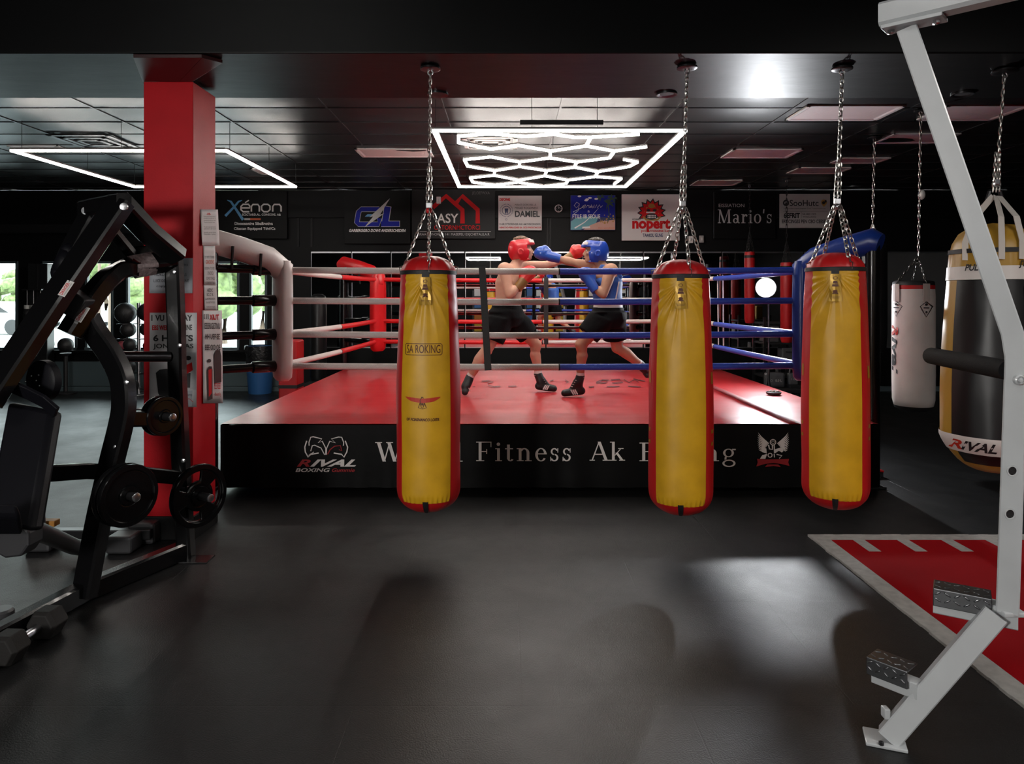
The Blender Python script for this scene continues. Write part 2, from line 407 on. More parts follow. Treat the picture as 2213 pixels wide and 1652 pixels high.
# ceiling: sagging lay-in tiles and the tee grid that carries them
GX = [-.58 + 1.05 * k for k in range(-9, 10)]
GX = [x for x in GX if XL < x < XR]
GY = [Y2 + .55 + .52 * k for k in range(0, 13)]
cei = MB()
exs = [XL] + GX + [XR]; eys = [Y2] + [y for y in GY if y < YB] + [YB]
for i in range(len(exs) - 1):
    for j in range(len(eys) - 1):
        sag = .012 + .012 * NZ.noise(V((i * 3.1, j * 2.3, 0))); tilt = .006 * NZ.noise(V((i * 1.7, j * 5.1, 4)))
        x0, x1, y0, y1 = exs[i], exs[i + 1], eys[j], eys[j + 1]
        cei.grid(lambda u, v: V((x0 + (x1 - x0) * u, y0 + (y1 - y0) * v, ZC + .004 - sag * math.sin(PI * u) * math.sin(PI * v) + tilt * math.sin(2 * PI * u) * math.sin(PI * v))), 6, 4)
cei.span((XL, YR, ZC), (XR, Y1, ZC + .1)).span((XL - .2, YR, ZC + .02), (XR + .2, YB + .2, ZC + .1))
st(cei.build('ceiling', MATS['ceiling_tile'], smooth=30, origin=(0, 0, ZC)))
tg = MB()
for x in GX: tg.span((x - .009, Y2, ZC - .004), (x + .009, YB, ZC + .003))
for y in GY:
    if y < YB: tg.span((XL, y - .009, ZC - .0035), (XR, y + .009, ZC + .003))
st(tg.build('trim_9', MATS['grid_metal']))
beam = MB(); beam.span((XL, Y1, ZB), (XR, Y2, ZC))
st(beam.build('trim_10', MATS['beam_black'], bevel=.008))
# red pillar: shaft, flared head under the beam, dark plinth
px0, px1 = (310 - VX) / 350, (417 - VX) / 350
YP = 4.43; YP2 = 4.77
pil = MB().span((px0, YP, .14), (px1, YP2, ZB - .02)); po = st(pil.build('pillar', MATS['pillar_red'], bevel=.004))
tag(po, 'square bright red pillar covered in notices, left of the ring', 'pillar')
MB().span((px0 - .01, YP - .012, 0), (px1 + .012, YP2 + .012, .145)).build('plinth', MATS['black_paint'], po, bevel=.004)
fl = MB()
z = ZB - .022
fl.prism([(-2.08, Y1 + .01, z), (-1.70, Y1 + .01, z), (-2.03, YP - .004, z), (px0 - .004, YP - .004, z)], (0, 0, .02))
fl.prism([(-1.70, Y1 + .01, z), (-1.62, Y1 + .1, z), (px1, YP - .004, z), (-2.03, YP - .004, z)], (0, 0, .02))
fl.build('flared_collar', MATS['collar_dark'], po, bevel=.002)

# ------------------------------------------------------------------ mirrors on the back wall
mx = [640, 672, 760, 845, 1005, 1180, 1390, 1560, 1737, 1905, 2120, 2250]
for k in range(len(mx) - 1):
    if mx[k + 1] - mx[k] < 40: continue
    t = thing('wall_mirror', (px2x((mx[k] + mx[k + 1]) / 2), YB - .012, .70), 'tall wall mirror %s' % [
        'narrow pane beside the window wall', 'narrow pane behind the white corner cushion', 'pane behind the red ring corner cushion', 'pane below the sign with red house outlines',
        'pane behind the fighter in red headgear', 'pane behind the fighter in blue headgear', 'pane below the white sign with a red mask', 'pane below the black sign with serif lettering',
        'pane behind the blue ring corner', 'pane behind the white heavy bag', 'pane behind the black and gold heavy bag'][k], 'mirror', 'mirrors along the back wall')
    a, b = px2x(mx[k]), px2x(mx[k + 1])
    MB().span((a + .012, YB - .012, .70), (b - .012, YB - .004, 2.2)).build('glass', MATS['mirror'], t)
    e = MB().span((a + .012, YB - .02, 2.2), (b - .012, YB - .004, 2.222)).span((a + .012, YB - .02, .685), (b - .012, YB - .004, .70))
    e.span((a + .006, YB - .016, .69), (a + .012, YB - .004, 2.22)); e.build('edge_trim', MATS['steel'], t)

# ------------------------------------------------------------------ world outside the windows
W = bpy.data.worlds.new('World'); S.world = W; W.use_nodes = True
wn = W.node_tree; bg = wn.nodes['Background']
tcw = wn.nodes.new('ShaderNodeTexCoord'); sp = wn.nodes.new('ShaderNodeSeparateXYZ'); rmp = wn.nodes.new('ShaderNodeValToRGB')
wn.links.new(tcw.outputs['Generated'], sp.inputs[0]); wn.links.new(sp.outputs['Z'], rmp.inputs[0]); wn.links.new(rmp.outputs[0], bg.inputs['Color'])
rmp.color_ramp.elements[0].color = (.95, 1.0, .98, 1); rmp.color_ramp.elements[1].color = (.62, .78, .9, 1)
bg.inputs['Strength'].default_value = 10.0
mat('pavement', (.5, .5, .48), .7, bump=.05, var=.1, vscale=.6)
mat('leaf', (.15, .20, .07), .7, var=.5, vscale=5, bump=.4, bscale=20)
mat('bark', (.16, .11, .08), .8)
mat('car_paint', (.4, .41, .42), .3, coat=.5)
st(MB().span((-60, YB + .2, -.12), (30, 80, -.06)).build('ground', MATS['pavement']))
def tree(loc, h, cr, label):
    t = thing('tree', loc, label, 'tree', 'trees outside the windows'); L = V(loc); rnd = random.Random(int(loc[0] * 13 + loc[1]))
    MB().tube([L, L + V((.1, 0, h * .35)), L + V((.0, 0, h * .6))], [.16, .12, .06], 8).build('trunk', MATS['bark'], t, smooth=60)
    c = MB()
    for i in range(26):
        a = rnd.uniform(0, 2 * PI); r = cr * math.sqrt(rnd.random()); zz = h * rnd.uniform(.35, 1.0)
        k = cr * rnd.uniform(.22, .4) * (1.2 - .5 * abs(zz / h - .6))
        c.ell(L + V((r * math.cos(a), r * math.sin(a), zz)), (k, k, k * .8), 10, 7)
    for q in c.v:
        n = NZ.noise(q * 2.3) * .22 + NZ.noise(q * 6) * .12; q += V((n, n * .7, n))
    c.build('crown', MATS['leaf'], t, smooth=180)
for i, (p, d, h, cr, lab) in enumerate([
    (28, 60, 3.4, 1.6, 'small tree seen through the far left window'), (118, 75, 3.6, 2.0, 'low green tree behind the diagonal machine arm'),
    (226, 40, 3.4, 1.9, 'green tree seen through the third window'), (296, 62, 3.2, 1.7, 'distant tree beside the stacked exercise balls'),
    (482, 24, 3.2, 1.5, 'yellow green tree seen between pillar and ring post'), (566, 32, 3.6, 1.8, 'tree seen left of the white corner cushion')]):
    g = P(p, VY, d); tree((g.x, d, -.06), h, cr, lab)
def car(p, d, lab):
    g = P(p, VY, d); c = V((g.x, d, -.06)); t = thing('car', c, lab, 'car', 'cars parked outside')
    bd = MB().prism([c + V(q) for q in [(-2, -.8, .3), (2, -.8, .3), (2.1, -.8, .75), (1.2, -.8, .9), (.6, -.8, 1.35), (-.9, -.8, 1.4), (-1.6, -.8, .95), (-2.1, -.8, .85)]], (0, 1.6, 0))
    bd.build('body', MATS['car_paint'], t, bevel=.06)
    for sx in (-1.25, 1.25):
        for sy in (-.72, .72):
            MB().lathe([(.30, -.1), (.33, -.06), (.33, .06), (.3, .1)], c + V((sx, sy, .33)), (0, 1, 0), 20).build('wheel', MATS['rubber'], t, smooth=40)
    MB().prism([c + V(q) for q in [(1.1, -.815, .92), (.55, -.815, 1.28), (-.85, -.815, 1.32), (-1.4, -.815, .95)]], (0, 1.63, 0)).build('side_window', MATS['frame_black'], t)
car(-10, 30, 'grey car parked outside the far left window'); car(150, 36, 'grey car parked beyond the low tree')
# hanging plant-pot post outside is too small to read; the two slim trunks in the third window are not
for p in (213, 236):
    g = P(p, VY, 17); MB().tube([(g.x, 17, -.06), (g.x + .03, 17, 3.2)], .035, 8).build('flag_pole', MATS['bark'])
for o, lb in zip([o for o in COL.objects if o.name.startswith('flag_pole')], ['slim rust brown post outside the third window', 'slim rust brown post nearest the window column']):
    tag(o, lb, 'post', 'posts outside the windows')

# ------------------------------------------------------------------ ceiling fittings
def led_bar(mb_l, mb_h, a, b, w=.026, hh=.016):
    mb_l.bar(a, b, w, .02); mb_h.bar(a + V((0, 0, .01 + hh / 2)), b + V((0, 0, .01 + hh / 2)), w * 1.25, hh)
ZL = 2.9
def led(t, name, a, b, w):
    l = MB(); h = MB(); led_bar(l, h, a, b, w)
    o = l.build(name, MATS['led'], t); h.build('housing', MATS['housing_grey'], o)
def wire(t, a, b): MB().tube([a, b], .0025, 6).build('suspension_wire', MATS['dark_steel'], t)
# hexagon light over the ring
x0, x1, y0, y1 = -.62, 1.49, 6.04, 9.12
hx = thing('hexagon_light', ((x0 + x1) / 2, (y0 + y1) / 2, ZL), 'glowing honeycomb light in a rectangular frame hanging over the boxing ring', 'light')
cs = [V((x0, y0, ZL)), V((x1, y0, ZL)), V((x1, y1, ZL)), V((x0, y1, ZL))]
for i in range(4): led(hx, 'frame_tube', cs[i], cs[(i + 1) % 4], .037)
U = lambda a, b: G(900 + a * .2802, 160 + b * .2802, ZL)
HEX = [[(325, 480), (560, 462), (840, 482), (1060, 464), (1210, 488), (1345, 488), (1720, 466)], [(325, 530), (575, 580), (785, 550), (1035, 595), (1310, 555), (1525, 595), (1775, 562)],
  [(325, 480), (325, 530)], [(1345, 488), (1310, 555)], [(1035, 595), (1030, 648)], [(1525, 598), (1490, 648)],
  [(370, 662), (575, 640), (795, 680), (1030, 648), (1235, 680), (1490, 648)], [(370, 662), (395, 712)], [(795, 680), (795, 715)], [(1235, 680), (1220, 720)],
  [(395, 712), (605, 747), (795, 715), (1005, 747), (1220, 720), (1400, 755), (1640, 715), (1705, 680), (1600, 660)],
  [(605, 747), (600, 783)], [(1005, 747), (990, 787)], [(1400, 755), (1380, 793)],
  [(415, 802), (600, 783), (790, 820), (990, 787), (1170, 820), (1380, 793), (1580, 808), (1525, 850)], [(415, 802), (435, 836)], [(790, 820), (785, 836)], [(1170, 820), (1155, 846)],
  [(435, 836), (605, 857), (785, 836), (980, 868), (1155, 846)]]
for pl in HEX:
    for a, b in zip(pl, pl[1:]): led(hx, 'light_tube', U(*a), U(*b), .0235)
for (x, y) in [(x0, y0 + .1), (x1, y0 + .1), (.2, y0), (.75, y0), (x0, y1 - .2), (x1, y1 - .2), (.45, 7.2), (.45, 8.2)]: wire(hx, V((x, y, ZL + .03)), V((x, y, ZC - .01)))
MB().span((.1, y0 - .03, ZL + .045), (.8, y0 + .03, ZL + .085)).build('power_box', MATS['matte_black'], hx, bevel=.004)
# open rectangle light on the left
a0, a1, b0, b1 = -4.75, -2.70, 6.86, 9.12
rl = thing('rectangle_light', ((a0 + a1) / 2, (b0 + b1) / 2, ZL), 'plain rectangular outline of light hanging behind the red pillar', 'light')
cs = [V((a0, b0, ZL)), V((a1, b0, ZL)), V((a1, b1, ZL)), V((a0, b1, ZL))]
for i in range(4): led(rl, 'frame_tube', cs[i], cs[(i + 1) % 4], .03)
for (x, y) in [(a0 + .1, b0), (-3.7, b0), (a1, b0 + .1), (a1, 8.1), (a1, b1), (a0, 8.1), (a0, b1)]: wire(rl, V((x, y, ZL + .03)), V((x, y, ZC - .01)))
# two more light outlines over the rear of the gym; the mirrors show them
for (a0_, a1_, lb) in ((-1.5, -.3, 'small light outline over the rear of the gym, seen in the mirror between the boxers'), (3.4, 5.0, 'wide light outline over the rear of the gym, mirrored right of the boxers')):
    r2 = thing('rectangle_light', ((a0_ + a1_) / 2, -3.5, ZL), lb, 'light', 'rear light outlines')
    cs = [V((a0_, -4.3, ZL)), V((a1_, -4.3, ZL)), V((a1_, -2.7, ZL)), V((a0_, -2.7, ZL))]
    for i in range(4): led(r2, 'frame_tube', cs[i], cs[(i + 1) % 4], .03)
    for c_ in cs: wire(r2, c_ + V((0, 0, .03)), V((c_.x, c_.y, ZC - .01)))
# unlit recessed troffers: an open white box between the tees
def troffer(c0, c1, label, lit=False):
    (xa, ya), (xb, yb) = c0, c1
    t = thing('ceiling_panel', ((xa + xb) / 2, (ya + yb) / 2, ZC - .014), label, 'ceiling light', 'ceiling light panels')
    m = MB(); zz = ZC - .016; e = .03
    m.span((xa, ya, zz), (xb, ya + e, zz + .014)).span((xa, yb - e, zz), (xb, yb, zz + .014)).span((xa, ya, zz), (xa + e, yb, zz + .014)).span((xb - e, ya, zz), (xb, yb, zz + .014))
    m.build('frame', MATS['white_plastic'], t)
    q = MB(); s_ = .05
    q.add([(xa + e, ya + e, zz), (xb - e, ya + e, zz), (xb - e, yb - e, zz), (xa + e, yb - e, zz), (xa + s_, ya + s_, zz + .008), (xb - s_, ya + s_, zz + .008), (xb - s_, yb - s_, zz + .008), (xa + s_, yb - s_, zz + .008)],
          [(0, 1, 5, 4), (1, 2, 6, 5), (2, 3, 7, 6), (3, 0, 4, 7), (4, 5, 6, 7)])
    q.build('diffuser', MATS['added_panel_face' if lit else 'troffer_white'], t)
def pxp(xa, ya, xb, yb, label):   # near edge on y=ya .. far edge on yb
    A = G(xa, ya, ZC); B = G(xb, yb, ZC)
    troffer((A.x, A.y), (B.x, B.y), label)
pxp(795 - 30, 320, 938, 338, 'unlit ceiling panel just left of the honeycomb light')
pxp(1746, 226, 1955 - 62, 258, 'large unlit ceiling panel right of the third chain')
pxp(1585, 321, 1700, 340, 'unlit ceiling panel above the dark sign with serif letters')
pxp(1510, 388, 1585, 400, 'small unlit ceiling panel nearest the back wall')
pxp(1935, 287, 2020, 308, 'unlit ceiling panel above the white heavy bag')
pxp(1820, 340, 1893, 352, 'unlit ceiling panel behind the chain of the third striped bag')
pxp(1727, 361, 1810, 374, 'thin unlit ceiling panel above the grey sign')
pxp(2050, 226, 2142, 258, 'unlit ceiling panel behind the white frame')
pxp(14, 313, 160, 326, 'pale ceiling panel above the rectangle light at far left')
pxp(540, 363, 590, 376, 'small pale ceiling panel inside the rectangle light')
# added panels, unseen behind the camera, to light the bag fronts
for i, (x, y) in enumerate([(-3.2, 1.2), (.2, 1.2), (3.4, 1.2), (-3.2, -2.2), (.2, -2.2), (3.4, -2.2)]):
    troffer((x - .6, y - .3), (x + .6, y + .3), 'added lit ceiling panel over the gym floor, %s' % ['front row near the press machine', 'front row in the middle', 'front row near the white frame', 'rear row near the press machine', 'rear row in the middle', 'rear row near the white frame'][i], True)
# air diffuser, downlights, hook plates
dv = thing('air_diffuser', G(205, 302, ZC), 'square black air diffuser in the ceiling left of the pillar', 'vent'); c = G(205, 302, ZC)
for k in range(3):
    r = .3 - .09 * k; m = MB(); zz = ZC - .02 - .006 * k
    for sx, sy in ((1, 0), (-1, 0), (0, 1), (0, -1)):
        m.box((c.x + sx * r, c.y + sy * r, zz), ((.05 if sx else 2 * r + .05), (.05 if sy else 2 * r + .05), .012))
    m.build('louvre', MATS['dark_steel'], dv, bevel=.003)
dv2 = thing('air_diffuser', G(1060, 306, ZC), 'square white air diffuser above the honeycomb light', 'vent'); c = G(1060, 306, ZC)
for k in range(3):
    r = .27 - .08 * k; m = MB(); zz = ZC - .02 - .006 * k
    for sx, sy in ((1, 0), (-1, 0), (0, 1), (0, -1)):
        m.box((c.x + sx * r, c.y + sy * r, zz), ((.05 if sx else 2 * r + .05), (.05 if sy else 2 * r + .05), .012))
    m.build('louvre', MATS['white_plastic'], dv2, bevel=.003)
for px, lab in ((946, 'recessed ceiling downlight just beside the first bag chain'), (1441, 'recessed ceiling downlight just left of the second bag chain'), (2080, 'recessed ceiling downlight right of the white frame')):
    c = G(px, 202, ZB); t = thing('downlight', c, lab, 'ceiling light', 'recessed downlights')
    MB().lathe([(.045, 0), (.062, -.012), (.07, -.012), (.07, 0)], c, seg=28).build('ring', MATS['dark_steel'], t, smooth=40)
    MB().lathe([(.046, -.002), (.046, -.005)], c, seg=24).build('lens', MATS['matte_black'], t)
# ------------------------------------------------------------------ boxing ring
RX0, RX1, RY0, RY1, RZ = -2.2, 2.84, 5.5, 9.72, .53
mat('canvas_red', (.54, .02, .026), .34, bump=.16, bscale=3, bstretch=(1, 3.6, 1), spec=.7)
mat('canvas_dark_red', (.26, .01, .014), .45)
mat('canvas_print', (.10, .02, .022), .5)
mat('apron_black', (.0025, .0026, .0028), .55, spec=.14, bump=.1, bscale=14)
mat('print_grey', (.72, .68, .66), .6)
mat('print_red', (.30, .006, .01), .6)
mat('rope_white', (.62, .56, .54), .5, bump=.35, bscale=120)
mat('rope_blue', (.012, .045, .36), .4, bump=.3, bscale=120)
mat('rope_red', (.58, .012, .016), .4, bump=.3, bscale=120)
mat('pad_white', (.80, .73, .71), .36, bump=.12, bscale=9)
mat('pad_blue', (.008, .032, .21), .33, bump=.12, bscale=9)
mat('pad_red', (.58, .012, .016), .35, bump=.1, bscale=9)
mat('strap_black', (.008, .008, .009), .6)
ring = thing('boxing_ring', ((RX0 + RX1) / 2, (RY0 + RY1) / 2, 0), 'boxing ring with red canvas, black printed apron and white, red and blue ropes', 'boxing ring')
# platform top: canvas rolled over the edge, gently uneven
def canv(u, v):
    x = RX0 + (RX1 - RX0) * u; y = RY0 + (RY1 - RY0) * v
    e = min(u, 1 - u, v, 1 - v); w = .006 * NZ.noise(V((x * 1.1, y * 2.6, 0))) + .003 * NZ.noise(V((x * 3, y * 6, 2)))
    return V((x, y, RZ - .004 + w * min(1, e * 14)))
m = MB(); m.grid(canv, 110, 90)
o = m.build('canvas', MATS['canvas_red'], ring, smooth=60)
MB().span((RX0, RY0, RZ - .06), (RX1, RY1, RZ - .03)).build('deck_edge', MATS['canvas_dark_red'], ring, bevel=.01)
s = MB(); s.grid(lambda u, v: V((2.16 + .085 * u, RY0 + .01 + (RY1 - RY0 - .02) * v, RZ + .004)), 1, 30); s.build('seam_band', MATS['canvas_dark_red'], ring)
cp = Flat(lambda a, b: G(980 + a * .23, 490 + b * .23, RZ + .0045))
for pts in [[(265, 1452), (330, 1448), (375, 1456), (320, 1470), (330, 1492), (380, 1504), (440, 1500)], [(180, 1506), (205, 1504)], [(515, 1500), (590, 1498)], [(905, 1452), (940, 1440)],
            [(1050, 1440), (1085, 1462), (1058, 1470)], [(1270, 1506), (1320, 1504)], [(1340, 1462), (1400, 1438), (1460, 1440), (1430, 1466), (1340, 1470)], [(1480, 1440), (1560, 1434), (1590, 1466), (1490, 1470)],
            [(1600, 1436), (1650, 1466), (1700, 1436), (1740, 1462)], [(1440, 1504), (1560, 1502)], [(1640, 1500), (1760, 1506)], [(1690, 1430), (1800, 1452)]]:
    cp.stroke(pts, 7)
cp.build('canvas_print', MATS['canvas_print'], ring)
# skirt
def skirt(fn, n, name):
    m = MB(); m.grid(fn, n, 10); return m.build(name, MATS['apron_black'], ring, smooth=60)
def fold(a, v): return .006 * math.sin(a * 21 + 2 * math.sin(a * 5)) * v + .004 * NZ.noise(V((a * 4, v * 3, 1)))
skirt(lambda u, v: V((RX0 + (RX1 - RX0) * u, RY0 - .006 - fold(u * 5, v), RZ - .012 - (RZ - .05) * v)), 160, 'apron')
skirt(lambda u, v: V((RX0 - .006 - fold(u * 4, v), RY0 + (RY1 - RY0) * u, RZ - .012 - (RZ - .05) * v)), 90, 'apron')
skirt(lambda u, v: V((RX1 + .006 + fold(u * 4, v), RY0 + (RY1 - RY0) * u, RZ - .012 - (RZ - .05) * v)), 90, 'apron')
skirt(lambda u, v: V((RX0 + (RX1 - RX0) * u, RY1 + .006 + fold(u * 5, v), RZ - .012 - (RZ - .05) * v)), 90, 'apron')
b = MB().span((RX0 + .45, RY0 + .45, 0), (RX1 - .45, RY1 - .45, .42)); b.build('platform_frame', MATS['matte_black'], ring)
# lettering and emblems on the front skirt
AY = RY0 - .02
ap = ring
for wd, a_, b_, c_, e_, g_ in (('World', 811, 998, 1000, 42, .1), ('Fitness', 1029, 997, 1236, 42, .12), ('Ak', 1275, 996, 1350, 41, .06), ('Boxing', 1382, 997, 1591, 40, .1)):
    FL = Flat(lambda x, y: P(x, y, AY)); serif(FL, wd, a_, b_, c_, e_, g_); FL.build('lettering', MATS['print_grey'], ap)
q = lambda x, y: (620 + x * .1717, 900 + y * .1717)
FG = Flat(lambda x, y: P(*q(x, y), AY)); FR = Flat(lambda x, y: P(*q(x, y), AY))
FG.stroke([(250, 310), (225, 390), (232, 450), (268, 515), (300, 480), (400, 463)], 16); FG.stroke([(735, 310), (765, 390), (755, 450), (718, 515), (690, 480), (590, 463)], 16)
FG.stroke([(280, 370), (278, 330), (300, 265), (330, 258), (440, 285), (395, 335), (445, 315), (490, 405), (490, 485)], 13); FG.stroke([(712, 370), (715, 330), (690, 265), (650, 262), (560, 285), (610, 335), (540, 315), (500, 405), (495, 485)], 13)
FG.stroke([(300, 440), (320, 370), (350, 365), (430, 400), (475, 485)], 12); FG.stroke([(300, 470), (260, 500), (340, 450)], 8)
FR.stroke([(512, 480), (545, 420), (600, 378), (675, 370), (690, 435), (655, 420)], 12)
FN = Flat(FG.to); FN2 = Flat(FG.to); FN3 = Flat(FG.to)
FN2.text('R', 125, 545, 300, 636, shear=.35, bold=.03); FN.text('IVAL', 292, 545, 872, 636, shear=.45, bold=.035)
FN.text('BOXING', 108, 655, 543, 702, shear=.25, bold=.02); FN3.text('Gummie', 566, 655, 856, 702, shear=.35, bold=.02)
FN.build('lettering', MATS['print_grey'], ap); FN2.build('lettering', MATS['print_red'], ap); FN3.build('lettering', MATS['print_red'], ap)
FG.build('gloves_emblem', MATS['print_grey'], ap); FR.build('gloves_emblem', MATS['print_red'], ap)
q2 = lambda x, y: (1560 + x * .0969, 900 + y * .0969)
WG = Flat(lambda x, y: P(*q2(x, y), AY)); WR = Flat(lambda x, y: P(*q2(x, y), AY))
for k in range(9):
    t = k / 8
    tipx, tipy = 810 - 40 * math.sin(t * 2.2) + 40 * t, 365 + 380 * t
    WG.stroke([(1050 - 110 * t, 610 + 130 * t), (960 - 60 * t, 540 + 190 * t), (tipx + 60, tipy + 90 - 60 * t), (tipx, tipy)], [14, 30, 24, 3])
    WG.stroke([(1235 + 110 * t, 610 + 130 * t), (1330 + 50 * t, 540 + 190 * t), (2290 - tipx - 60, tipy + 90 - 60 * t), (2290 - tipx, tipy)], [14, 30, 24, 3])
WG.ring(1140, 580, 62, 18); WG.ring(1140, 580, 30, 8); WG.stroke([(1040, 640), (1060, 730), (1130, 740), (1125, 650)], 28); WG.stroke([(1165, 640), (1175, 820)], 26)
WG.poly([(930, 700), (990, 720), (1000, 830), (900, 800), (870, 770)]); WG.poly([(1180, 740), (1340, 690), (1380, 770), (1340, 810), (1270, 770), (1180, 830)])
WG.ring(1075, 870, 45, 20); WG.poly([(850, 950), (900, 870), (1010, 840), (970, 950)]); WG.stroke([(1165, 840), (1175, 920)], 22); WG.stroke([(1220, 850), (1340, 880), (1280, 940)], 22)
WR.poly([(785, 950), (960, 965), (1320, 960), (1500, 950), (1480, 1030), (1510, 1110), (1300, 1060), (1150, 1045), (980, 1060), (770, 1120), (800, 1030)]); WR.poly([(960, 1135), (1010, 1075), (1260, 1075), (1315, 1135), (1150, 1110)])
WG.build('winged_emblem', MATS['print_grey'], ap); WR.build('winged_emblem', MATS['print_red'], ap)
# posts, cushions
ROPZ = [.925, 1.19, 1.47, 1.725]
CI = .40                                           # how far the rope corners sit inside the posts
CRN = [(RX0 - .13, RY0 + .12, 1, 1, 'white', .42), (RX1 + .03, RY0 + .15, -1, 1, 'blue', .37), (RX1 - .22, RY1 - .27, -1, -1, 'white', .20), (RX0, RY1 - .1, 1, -1, 'red', .50)]
IN = []
for (x, y, sx, sy, c, CI) in CRN:
    pst = MB().tube([(x, y, 0), (x, y, 1.93)], .055, 20); o = pst.build('post', MATS['gloss_black'], ring, smooth=40)
    MB().span((x - .075, y - .075, 0), (x + .075, y + .075, .02)).build('foot_plate', MATS['matte_black'], o, bevel=.004)
    ix, iy = (x + sx * CI, y + sy * (.19 if CI == .20 else .36)); IN.append((ix, iy)); pm = MATS['pad_' + c]
    d = V((ix - x, iy - y, 0)).normalized(); n = V((-d.y, d.x, 0))
    # upright cushion facing into the ring
    zs = [.80, .83, .9, 1.2, 1.5, 1.72, 1.80]; ww = [.07, .105, .115, .118, .118, .115, .09]
    pr = [(math.cos(a) * abs(math.cos(a)) ** -.35, math.sin(a) * abs(math.sin(a) + 1e-9) ** -.35) for a in [2 * PI * (k + .5) / 28 for k in range(28)]]
    m = MB(); vs = []
    for zz, wd in zip(zs, ww):
        for (a, b) in pr: vs.append(V((ix, iy, zz)) + d * (.03 + b * wd * .55) + n * a * wd)
    fs = [(i * 28 + j, i * 28 + (j + 1) % 28, (i + 1) * 28 + (j + 1) % 28, (i + 1) * 28 + j) for i in range(len(zs) - 1) for j in range(28)]
    fs += [tuple(range(28)), tuple((len(zs) - 1) * 28 + j for j in range(28))]
    m.add(vs, fs); m.build('corner_cushion', pm, ring, smooth=50)
    # rolled cushion over the top turnbuckle, from the post to the upright
    A = V((x, y, 1.92)) - d * .06; B = V((ix, iy, 1.78)) + d * .03
    if CI == .20: continue_top = False
    else: continue_top = True
    m = MB(); m.tube([A, A + (B - A) * .1 + V((0, 0, .035)), A + (B - A) * .45 + V((0, 0, .03)), A + (B - A) * .8 + V((0, 0, .01)), B + V((0, 0, -.06)), B + V((0, 0, -.13)) + d * .02], [.075, .098, .10, .10, .095, .06], 24)
    if continue_top: m.build('top_cushion', pm, ring, smooth=60)
    for zz in ROPZ:
        m = MB(); pa = V((x, y, zz)); pb = V((ix, iy, zz))
        m.tube([pa + d * .04, pa + (pb - pa) * .58, pa + (pb - pa) * .6, pb - d * .04, pb - d * .02], [.034, .034, .048, .048, .024], 14)
        m.build('turnbuckle', MATS['gloss_black'], ring, smooth=50)
    for k in (.3, .65):
        c_ = A + (B - A) * k; MB().tube([c_ + V((0, 0, .02)) - n * .11, c_ - V((0, 0, .16)) - n * .08], .012, 6).build('strap', MATS['strap_black'], ring)
# ropes: two colours meet halfway along each side
SIDES = [(0, 1, 'white', 'blue'), (1, 2, 'blue', 'white'), (3, 2, 'red', 'white'), (0, 3, 'white', 'red')]
for (i, j, ca, cb) in SIDES:
    for zz in ROPZ:
        a = V((*IN[i], zz)); b = V((*IN[j], zz)); dd = (b - a).normalized()
        sag = .012; pt = lambda t: a + (b - a) * t - V((0, 0, sag * 4 * t * (1 - t)))
        fr = .53 if i == 0 and j == 1 else (.75 if (i, j) == (1, 2) else .52)
        MB().tube([pt(k / 10 * fr) for k in range(11)], .027, 14).build('rope', MATS['rope_' + ca], ring, smooth=60)
        MB().tube([pt(fr + k / 10 * (1 - fr)) for k in range(11)], .027, 14).build('rope', MATS['rope_' + cb], ring, smooth=60)
        for q_ in (a + dd * .06, b - dd * .06):
            MB().tube([q_ - dd * .02, q_ + dd * .02], .030, 14).build('rope_tape', MATS['strap_black'], ring, smooth=60)
        MB().tube([pt(fr) - dd * .006, pt(fr) + dd * .006], .0285, 14).build('rope_tape', MATS['strap_black'], ring, smooth=60)
# vertical straps that tie the four ropes together
def spacer(x, y, lean=0):
    m = MB(); m.path([(x, y - .035, 1.755), (x + lean, y - .035, .89)], .055, .008, up=(0, 1, 0)); m.path([(x, y + .035, 1.755), (x + lean, y + .035, .89)], .055, .008, up=(0, 1, 0))
    m.build('rope_spacer', MATS['strap_black'], ring)
yf = (IN[0][1] + IN[1][1]) / 2
spacer((1042 - VX) / F * yf, yf, .05)
spacer((1180 - VX) / F * 9.26, 9.26)
m = MB(); x = IN[1][0] + .0; yy = 7.0
for s_ in (-.03, .03): m.tube([(x + s_, 8.45, 1.755), (x + s_ + .01, 8.45, .9)], .008, 8)
m.build('rope_spacer', MATS['rope_white'], ring)
# small carry case left on the ring floor, red bracket beside the post
c = G(1672, 853, RZ)
t = thing('mouthguard_case', c, 'small dark open case of mouthguards on the right edge of the canvas', 'case')
MB().lathe([(.055, .002), (.07, .006), (.075, .025), (.068, .028), (.06, .012)], c, seg=24).build('tray', MATS['matte_black'], t, smooth=50)
mg = MB()
for k in range(6):
    a = k * PI / 3; mg.ell(c + V((.038 * math.cos(a), .03 * math.sin(a), .03)), (.016, .012, .012), 8, 6)
mg.build('mouthguard', MATS['rope_white'], t, smooth=180)
bx = G(1903, 1032); t = thing('floor_bracket', (bx.x, bx.y, 0), 'small red metal bracket on the floor at the foot of the ring post', 'bracket')
MB().prism([(bx.x - .09, bx.y, .07), (bx.x + .03, bx.y, .055), (bx.x + .03, bx.y, .04), (bx.x - .09, bx.y, .05)], (0, .06, 0)).build('arm', MATS['pad_red'], t, bevel=.003)
MB().span((bx.x - .0, bx.y + .01, 0), (bx.x + .03, bx.y + .05, .05)).build('foot', MATS['matte_black'], t, bevel=.003)
